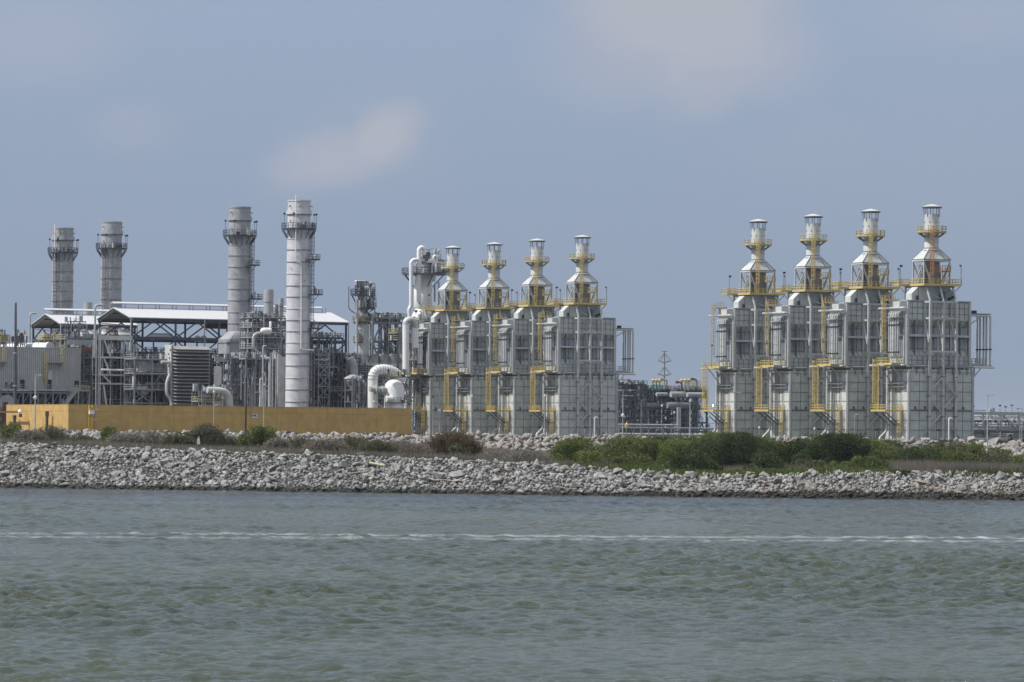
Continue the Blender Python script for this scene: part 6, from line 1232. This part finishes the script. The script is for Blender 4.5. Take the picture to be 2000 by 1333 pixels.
# ================================================================ distant racks, mast, light poles
def drack(name, label, px0, px1, D, depth, ncol, ylev, seed, **kw): return rack(name, label, 'pipe rack', px0, px1, 0, depth, ncol, ylev, seed, D=D, **kw)
drack('pipe_rack', 'dense dark pipe rack right beside the nearest tower of the left row', 1208, 1262, 1120, 10, 6, (752, 768, 790, 815), 101, mat='steel_dark', w=.3, npipe=220, ncl=140, rails=(3,), railmat='steel_dark', pmats=('steel_mid', 'steel_dark', 'steel_dark', 'galv'))
drack('pipe_rack', 'distant dark rack with fat grey pipes and yellow topped valves, below the mast', 1256, 1322, 1150, 8, 5, (762, 782, 800, 812), 102, mat='steel_dark', w=.5, npipe=170, ncl=120, rails=(3,), railmat='steel_mid', pmats=('steel_mid', 'steel_dark', 'steel_dark', 'galv'), brace=False)
drack('pipe_rack', 'distant dark rack right of the mast with a stair and yellow topped valves', 1322, 1381, 1150, 8, 4, (763, 776, 800, 826), 103, mat='steel_dark', w=.5, npipe=120, ncl=90, rails=(3,), railmat='steel_mid', pmats=('steel_mid', 'steel_dark', 'steel_dark', 'galv'))
def dpt(px, py, D):
    p = at_depth(px, py, D) - GO; return float(np.dot(p, GU)), float(np.dot(p, GV)), float(p[2])
for k, (x0, x1, y, r_, D) in enumerate(((1282, 1303, 770.5, .65, 1148), (1310, 1338, 770.5, .95, 1147), (1342, 1375, 771.5, .85, 1147), (1236, 1300, 791, 1.0, 1149), (1303, 1345, 792, 1.0, 1148))):
    a_, b_, z_ = dpt(x0, y, D); m = MB(); L_ = (x1 - x0) * D / FPX / .9; r_ *= .85; m.tube([(a_, b_, z_), (a_ + L_, b_, z_)], r_, 'steel' if k < 3 else 'steel_mid', 14)
    one(m, 'fat_pipe', ('short fat grey pipe in the upper bay left of the mast', 'fattest grey pipe in the upper bay right under the mast', 'long grey pipe in the upper bay right of the mast', 'long grey pipe in the lower bay of the left distant rack', 'grey pipe in the lower bay behind the tall sheet pile')[k], 'pipe', a_, b_, 'fat pipes in the distant racks')
for k, (px, D) in enumerate(((1275, 1149), (1282, 1149), (1288.5, 1149), (1331, 1149), (1338, 1149), (1345, 1149))):
    a_, b_, z_ = dpt(px, 763, D); m = MB(); m.lathe(a_, b_, [(.3, z_), (.3, z_ + 1.6), (.12, z_ + 1.7), (.12, z_ + 2.2)], 8, 'green' if k < 3 else 'steel_mid'); m.lathe(a_, b_, [(.2, z_ + 2.1), (.5, z_ + 2.5), (.5, z_ + 3.0), (.1, z_ + 3.3)], 10, 'yellow')
    one(m, 'valve_actuator', 'yellow headed valve on the distant rack, ' + ('first', 'second', 'third', 'first', 'second', 'third')[k] + ' of three ' + ('left' if k < 3 else 'right') + ' of the mast', 'valve', a_, b_, 'yellow headed valves on the distant racks')
for k, (x0, x1, y, mt) in enumerate(((1290, 1303, 742, 'yellow_dirty'), (1350, 1361, 741, 'red'), (1320, 1332, 747, 'red'), (1213, 1226, 742, 'orange'))):
    a_, b_, z_ = dpt(x0, y, 1147); L_ = (x1 - x0) * 1147 / FPX / .9; m = MB(); m.tube([(a_, b_, z_), (a_ + L_, b_, z_), (a_ + L_, b_, z_ - 2.4)], .26, mt, 8, .8); m.box(a_, a_ + .7, b_ - .3, b_ + .3, z_ - .35, z_ + .35, mt)
    one(m, 'bent_pipe', ('dirty yellow bent pipe on the rack left of the mast', 'red bent pipe on the rack near the leftmost right row tower', 'red valve body just right of the mast', 'orange valve body beside the left row of towers')[k], 'pipe', a_, b_)
a_, b_, z_ = dpt(1358, 752, 1146); m = MB(); m.rail([(a_ - 3.2, b_, z_ - .6), (a_ + 1.6, b_, z_ - .6)], False, 1.6, .12, .6, 'yellow_dirty'); one(m, 'yellow_railing', 'short stretch of dull yellow railing on the right distant rack', 'railing', a_, b_)
# stairs on the right distant rack
a_, b_, z_ = dpt(1352, 826, 1145); root = PT('zigzag_stair', 'zigzag steel stair on the right end of the distant rack', 'stair', a_, b_); m = MB(); a2_, _, z2_ = dpt(1380, 800, 1145); z3_ = dpt(1352, 776, 1145)[2]
for dz in (0, .5, 1.1): m.bar((a2_, b_, z_ + dz), (a_, b_, z2_ + dz), .14, None, 'steel_dark'); m.bar((a_, b_ - .5, z2_ + dz), (a2_, b_ - .5, z3_ + dz), .14, None, 'steel_dark')
fin(m, 'flight', root); m = MB(); m.box(a_ - .8, a2_ + .8, b_ - .8, b_ + .2, z2_ - .15, z2_, 'steel_dark'); m.box(a2_ - .6, a2_ + .8, b_ - .8, b_ + .2, z3_ - .15, z3_, 'steel_dark'); fin(m, 'landing', root)
# low pipe run with its flag and sleepers
for k, (y, r_, m_, D) in enumerate(((829.5, .22, 'galv', 1040), (836, .3, 'steel_mid', 1045), (842, .24, 'steel_dark', 1045), (848, .26, 'pipe', 1050), (852, .3, 'steel_mid', 1050))):
    a_, b_, z_ = dpt(1209, y, D); a2 = G(1400 if k else 1325, y, b_)[0]; m = MB(); m.tube([(a_, b_, z_), (a2, b_, z_)] + ([(a2, b_, z_ - 1.2)] if k == 0 else []), r_, m_, 10, .5)
    for j in range(9): aa = a_ + (a2 - a_) * j / 8; m.box(aa - .12, aa + .12, b_ - .1, b_ + .1, -.1, max(z_, .1), 'steel_mid')
    one(m, 'ground_pipe', ('pale upper pipe of the low run, turning down at its right end', 'grey second pipe of the low run in front of the distant racks', 'dark third pipe of the low run in front of the distant racks', 'pale fourth pipe of the low run near the ground', 'lowest grey pipe of the run at ground level')[k], 'pipe', a_, b_, 'low pipes in front of the distant racks')
a_, b_, z_ = dpt(1224, 832, 1036); m = MB(); m.lathe(a_, b_, [(.05, z_ - .9), (.42, z_ - .4), (.42, z_ + .4), (.12, z_ + .7), (.1, z_ + 1.1)], 10, 'yellow'); one(m, 'yellow_actuator', 'bright yellow valve head on the low pipe run beside the left row of towers', 'valve', a_, b_)
a_, b_, z_ = dpt(1326.5, 796, 1080); m = MB(); m.box(a_ - .55, a_ - .08, b_ - .1, b_ + .3, 0, z_, 'galv'); m.box(a_ + .08, a_ + .5, b_ - .1, b_ + .3, 0, z_, 'galv'); one(m, 'sheet_pile', 'pale flat upright with a slot, in front of the distant rack', 'post', a_, b_)
# blocks of plant further off, seen through the racks
for k, (x0, x1, y, D) in enumerate(((1206, 1300, 846, 1250), (1370, 1402, 836, 1300), (1896, 2030, 846, 1200))):
    a_, b_, z_ = dpt(x0, y, D); L_ = (x1 - x0) * D / FPX / .9; m = MB(); m.box(a_, a_ + L_, b_, b_ + 6, 0, max(z_, .8), 'casing_pale'); pipework(m, a_, a_ + L_, b_ - 2, b_ - .5, .3, z_ + 1.5, 24, 300 + k, ('pipe', 'galv', 'white_pipe')); one(m, 'low_building', ('pale low shed far behind the left distant rack', 'pale low shed far behind beside the leftmost right row tower', 'pale low shed far behind the right rack')[k], 'building', a_, b_)
# mast
a_, b_, z1_ = dpt(1298, 686, 1200); root = PT('antenna_mast', 'thin mast with two stayed diamond frames above the distant rack', 'mast', a_, b_)
m = MB(); m.tube([(a_, b_, 0), (a_, b_, z1_)], .28, 'steel_mid', 8, None, .16); m.bar((a_ - .9, b_, z1_ - .2), (a_ + 1.0, b_, z1_ - .1), .18, None, 'steel_mid'); fin(m, 'shaft', root)
for yt, yl in ((690, 705), (716, 731)):
    zt_, zl_ = dpt(1298, yt, 1200)[2], dpt(1298, yl, 1200)[2]; w_ = 14.5 * 1200 / FPX; m = MB()
    for s_ in (-1, 1): m.bar((a_, b_, zt_), (a_ + s_ * w_, b_, zl_), .12, None, 'steel_mid'); m.bar((a_ + s_ * w_, b_, zl_), (a_, b_, zl_ - .6), .2, None, 'steel_mid'); m.bar((a_, b_, zt_), (a_, b_ + s_ * w_, zl_), .12, None, 'steel_mid'); m.bar((a_, b_ + s_ * w_, zl_), (a_, b_, zl_ - .6), .2, None, 'steel_mid')
    fin(m, 'diamond_frame', root)
# rack at the right edge
def rightrack():
    D = 1000; a0, b0, zt = dpt(1885, 807, D); a1 = G(2060, 807, b0)[0]; z2 = dpt(1930, 842, D)[2]; z1m = dpt(1930, 824, D)[2]
    root = PT('truss_rack', 'grey truss pipe rack at the right edge behind the nearest tower', 'pipe rack', (a0 + a1) / 2, b0); m = MB(); n = 6
    for bb in (b0, b0 + 6):
        m.box(a0, a1, bb - .2, bb + .2, zt - .35, zt + .35, 'steel'); m.box(a0, a1, bb - .2, bb + .2, z2 - .3, z2 + .2, 'steel_dark')
        for k in range(n):
            aa = a0 + (a1 - a0) * k / (n - 1); m.box(aa - .18, aa + .18, bb - .18, bb + .18, z2, zt, 'steel')
            if k < n - 1: ab_ = a0 + (a1 - a0) * (k + 1) / (n - 1); m.bar((aa, bb, zt), (ab_, bb, z2), .25, None, 'steel') if k % 2 == 0 else m.bar((ab_, bb, zt), (aa, bb, z2), .25, None, 'steel')
    for k in range(3): aa = a0 + (a1 - a0) * (.24 + .3 * k); m.box(aa - .35, aa + .35, b0 + .3, b0 + 1, 0, z2 - .3, 'steel_mid')
    fin(m, 'frame', root); m = MB(); m.box(a0, a1, b0 + .5, b0 + 5.5, z1m - .1, z1m + .05, 'steel_dark'); m.box(a0, a1, b0 + .5, b0 + 5.5, z2 + .25, z2 + 1.2, 'galv')
    for k in range(7): m.tube([(a0, b0 + .8 + .7 * k, z1m + .4), (a1, b0 + .8 + .7 * k, z1m + .4)], .18 + .05 * (k % 3), ('pipe', 'steel_mid', 'galv')[k % 3], 8); m.tube([(a0, b0 + .6 + .7 * k, 1.2 + .5 * (k % 3)), (a1, b0 + .6 + .7 * k, 1.2 + .5 * (k % 3))], .2, ('steel_mid', 'pipe', 'steel_dark')[k % 3], 8)
    fin(m, 'pipes', root); m = MB(); pipework(m, a0, a1, b0 - .4, b0 + 5, .5, zt, 90, 404, ('pipe', 'steel_mid', 'galv', 'white_pipe'), .05, .16); clutter(m, a0, a1, b0, b0 + 5, z1m, 50, 405, 1.4); clutter(m, a0, a1, b0, b0 + 5, z2 - 3, 40, 406, 1.2); fin(m, 'fittings', root)['kind'] = 'stuff'
    for px, h in ((1901, 1.5), (1953, 1.9), (1964, 1.6), (1976, 2.0), (1988, 1.2)): m = MB(); aa = G(px, 800, b0)[0]; m.bar((aa, b0, zt + .3), (aa, b0, zt + h), .08, None, 'steel_mid'); m.box(aa - .25, aa + .25, b0 - .2, b0 + .2, zt + h - .1, zt + h + .2, 'dark'); fin(m, 'floodlight', root)
    m = MB(); m.box(a0, G(1925, 800, b0)[0], b0 - .1, b0 + .1, zt + .6, zt + .8, 'steel'); fin(m, 'cable_tray', root)
rightrack()
a_, b_, z_ = dpt(1938, 797, 1030); m = MB(); m.lathe(a_, b_, [(.65, z_ - 2.4), (.65, z_)], 14, 'galv'); m.box(a_ - 1.0, a_ - .3, b_ - .4, b_ + .4, z_ - 2.4, z_ - .2, 'galv'); one(m, 'vent_stack', 'short round vent standing on the right rack', 'vent', a_, b_)
# light poles and camera poles
def lightpole(px, ytop, D, label, style='arm', r=.11, mat='galv', extra=None, tiltarm=1):
    p = at_depth(px, ytop, D); X = float(p[0]); zg = float(ground(X, D)); h = float(p[2]) - zg; root = thing('light_pole', label, 'light pole', (X, D, zg), 0, 'slender poles in front of the plant'); m = MB()
    m.tube([(0, 0, -.3), (0, 0, h)], r, mat, 8, None, r * .65); m.lathe(0, 0, [(r * 2, -.2), (r * 2, .4)], 8, mat); m.build('shaft', root); m = MB()
    if style == 'arm': m.box(-.25 * tiltarm if tiltarm > 0 else -1.3, 1.3 if tiltarm > 0 else .25, -.16, .16, h - .12, h + .02, 'galv'); m.box(.45 if tiltarm > 0 else -1.2, 1.2 if tiltarm > 0 else -.45, -.2, .2, h - .18, h - .13, 'glass')
    elif style == 'cross':
        for z in (h - .3, h - 1.3): m.box(-1.1, .9, -.08, .08, z - .07, z + .07, mat)
        m.box(-.2, .2, -.2, .2, h, h + .25, 'white_sign')
    elif style == 'hook': m.tube([(0, 0, h - .1), (0, 0, h + .4), (.8, 0, h + .6), (1.1, 0, h + .3)], .07, mat, 6, .3)
    else: m.lathe(0, 0, [(.08, h), (.2, h + .1), (.2, h + .4), (.06, h + .5)], 8, 'dark' if style == 'dark' else 'white_sign')
    m.build('lamp_head', root)
    if extra: z = float(at_depth(px, extra, D)[2]) - zg; m = MB(); m.lathe(0, 0, [(.15, z - .4), (.32, z - .3), (.32, z + .3), (.15, z + .4)], 8, 'white_sign'); m.box(-.5, .1, -.5, -.2, z - .1, z + .15, 'white_sign'); m.build('camera_box', root)
lightpole(69.5, 732, 860, 'pale light pole with small arm before the lit end of the ochre wall', 'arm', .17, 'galv', 777)
lightpole(418, 768, 872, 'slim pale pole in front of the ochre wall below the curved pipe', 'plain', .11)
lightpole(516, 752, 868, 'slim pale pole with cross arms in front of the ochre wall, right of the sign', 'cross', .11)
lightpole(481, 742, 872, 'dark pole standing before the ochre wall just left of the sign', 'dark', .22, 'black')
lightpole(846, 778, 925, 'thin pole with a dark head in front of the leftmost grey tower', 'dark', .09)
lightpole(859, 759, 920, 'pale pole with white camera boxes in front of the leftmost grey tower', 'arm', .11, 'galv', 803, -1)
lightpole(922, 776, 930, 'thin pole with a white head between the two left towers of the left row', 'plain', .08)
lightpole(1064, 775, 925, 'short white headed pole before the narrow side of the nearest left row tower', 'plain', .1)
lightpole(1217, 762, 925, 'tall pale pole with camera at the right corner of the left row', 'arm', .13, 'galv', 812, -1)
lightpole(1252.5, 786, 930, 'grey pole with bent head, second pole right of the left row', 'hook', .12, 'steel_mid')
lightpole(1293, 795, 930, 'grey pole with small box head in front of the distant rack', 'plain', .11, 'steel_mid')
lightpole(1317, 808, 930, 'short thin pole in the middle of the distant rack gap', 'plain', .08, 'steel_mid')
lightpole(1348, 785, 900, 'thick pale pole right of the slotted upright', 'plain', .16, 'galv')
lightpole(1384, 815, 860, 'thin pole under the leftmost tower of the right row', 'plain', .07, 'steel_mid')
lightpole(1436, 766, 850, 'pale light pole with an arm before the leftmost right row tower', 'arm', .09)
lightpole(1483, 838, 840, 'short post light at the foot of the leftmost right row tower', 'plain', .07)
lightpole(1591, 840, 825, 'short post light at the foot of the third right row tower from the right', 'plain', .07)
lightpole(1669, 815, 800, 'thin hooked pole before the second tower from the right', 'hook', .06, 'steel')
lightpole(1929, 772, 778, 'tall pale light pole with a flat arm right of the nearest tower', 'arm', .14)
lightpole(1948.5, 818, 830, 'thin grey pole right of the tall pale light pole', 'plain', .07, 'steel')
lightpole(1967, 853, 800, 'short hooked post among the pale rocks at the right', 'hook', .06, 'galv')
lightpole(1992, 838, 820, 'pale hooked pole near the right edge', 'hook', .08, 'galv')
lightpole(1996, 798, 900, 'thin pole with a small arm touching the right edge', 'arm', .07, 'steel', None, -1)
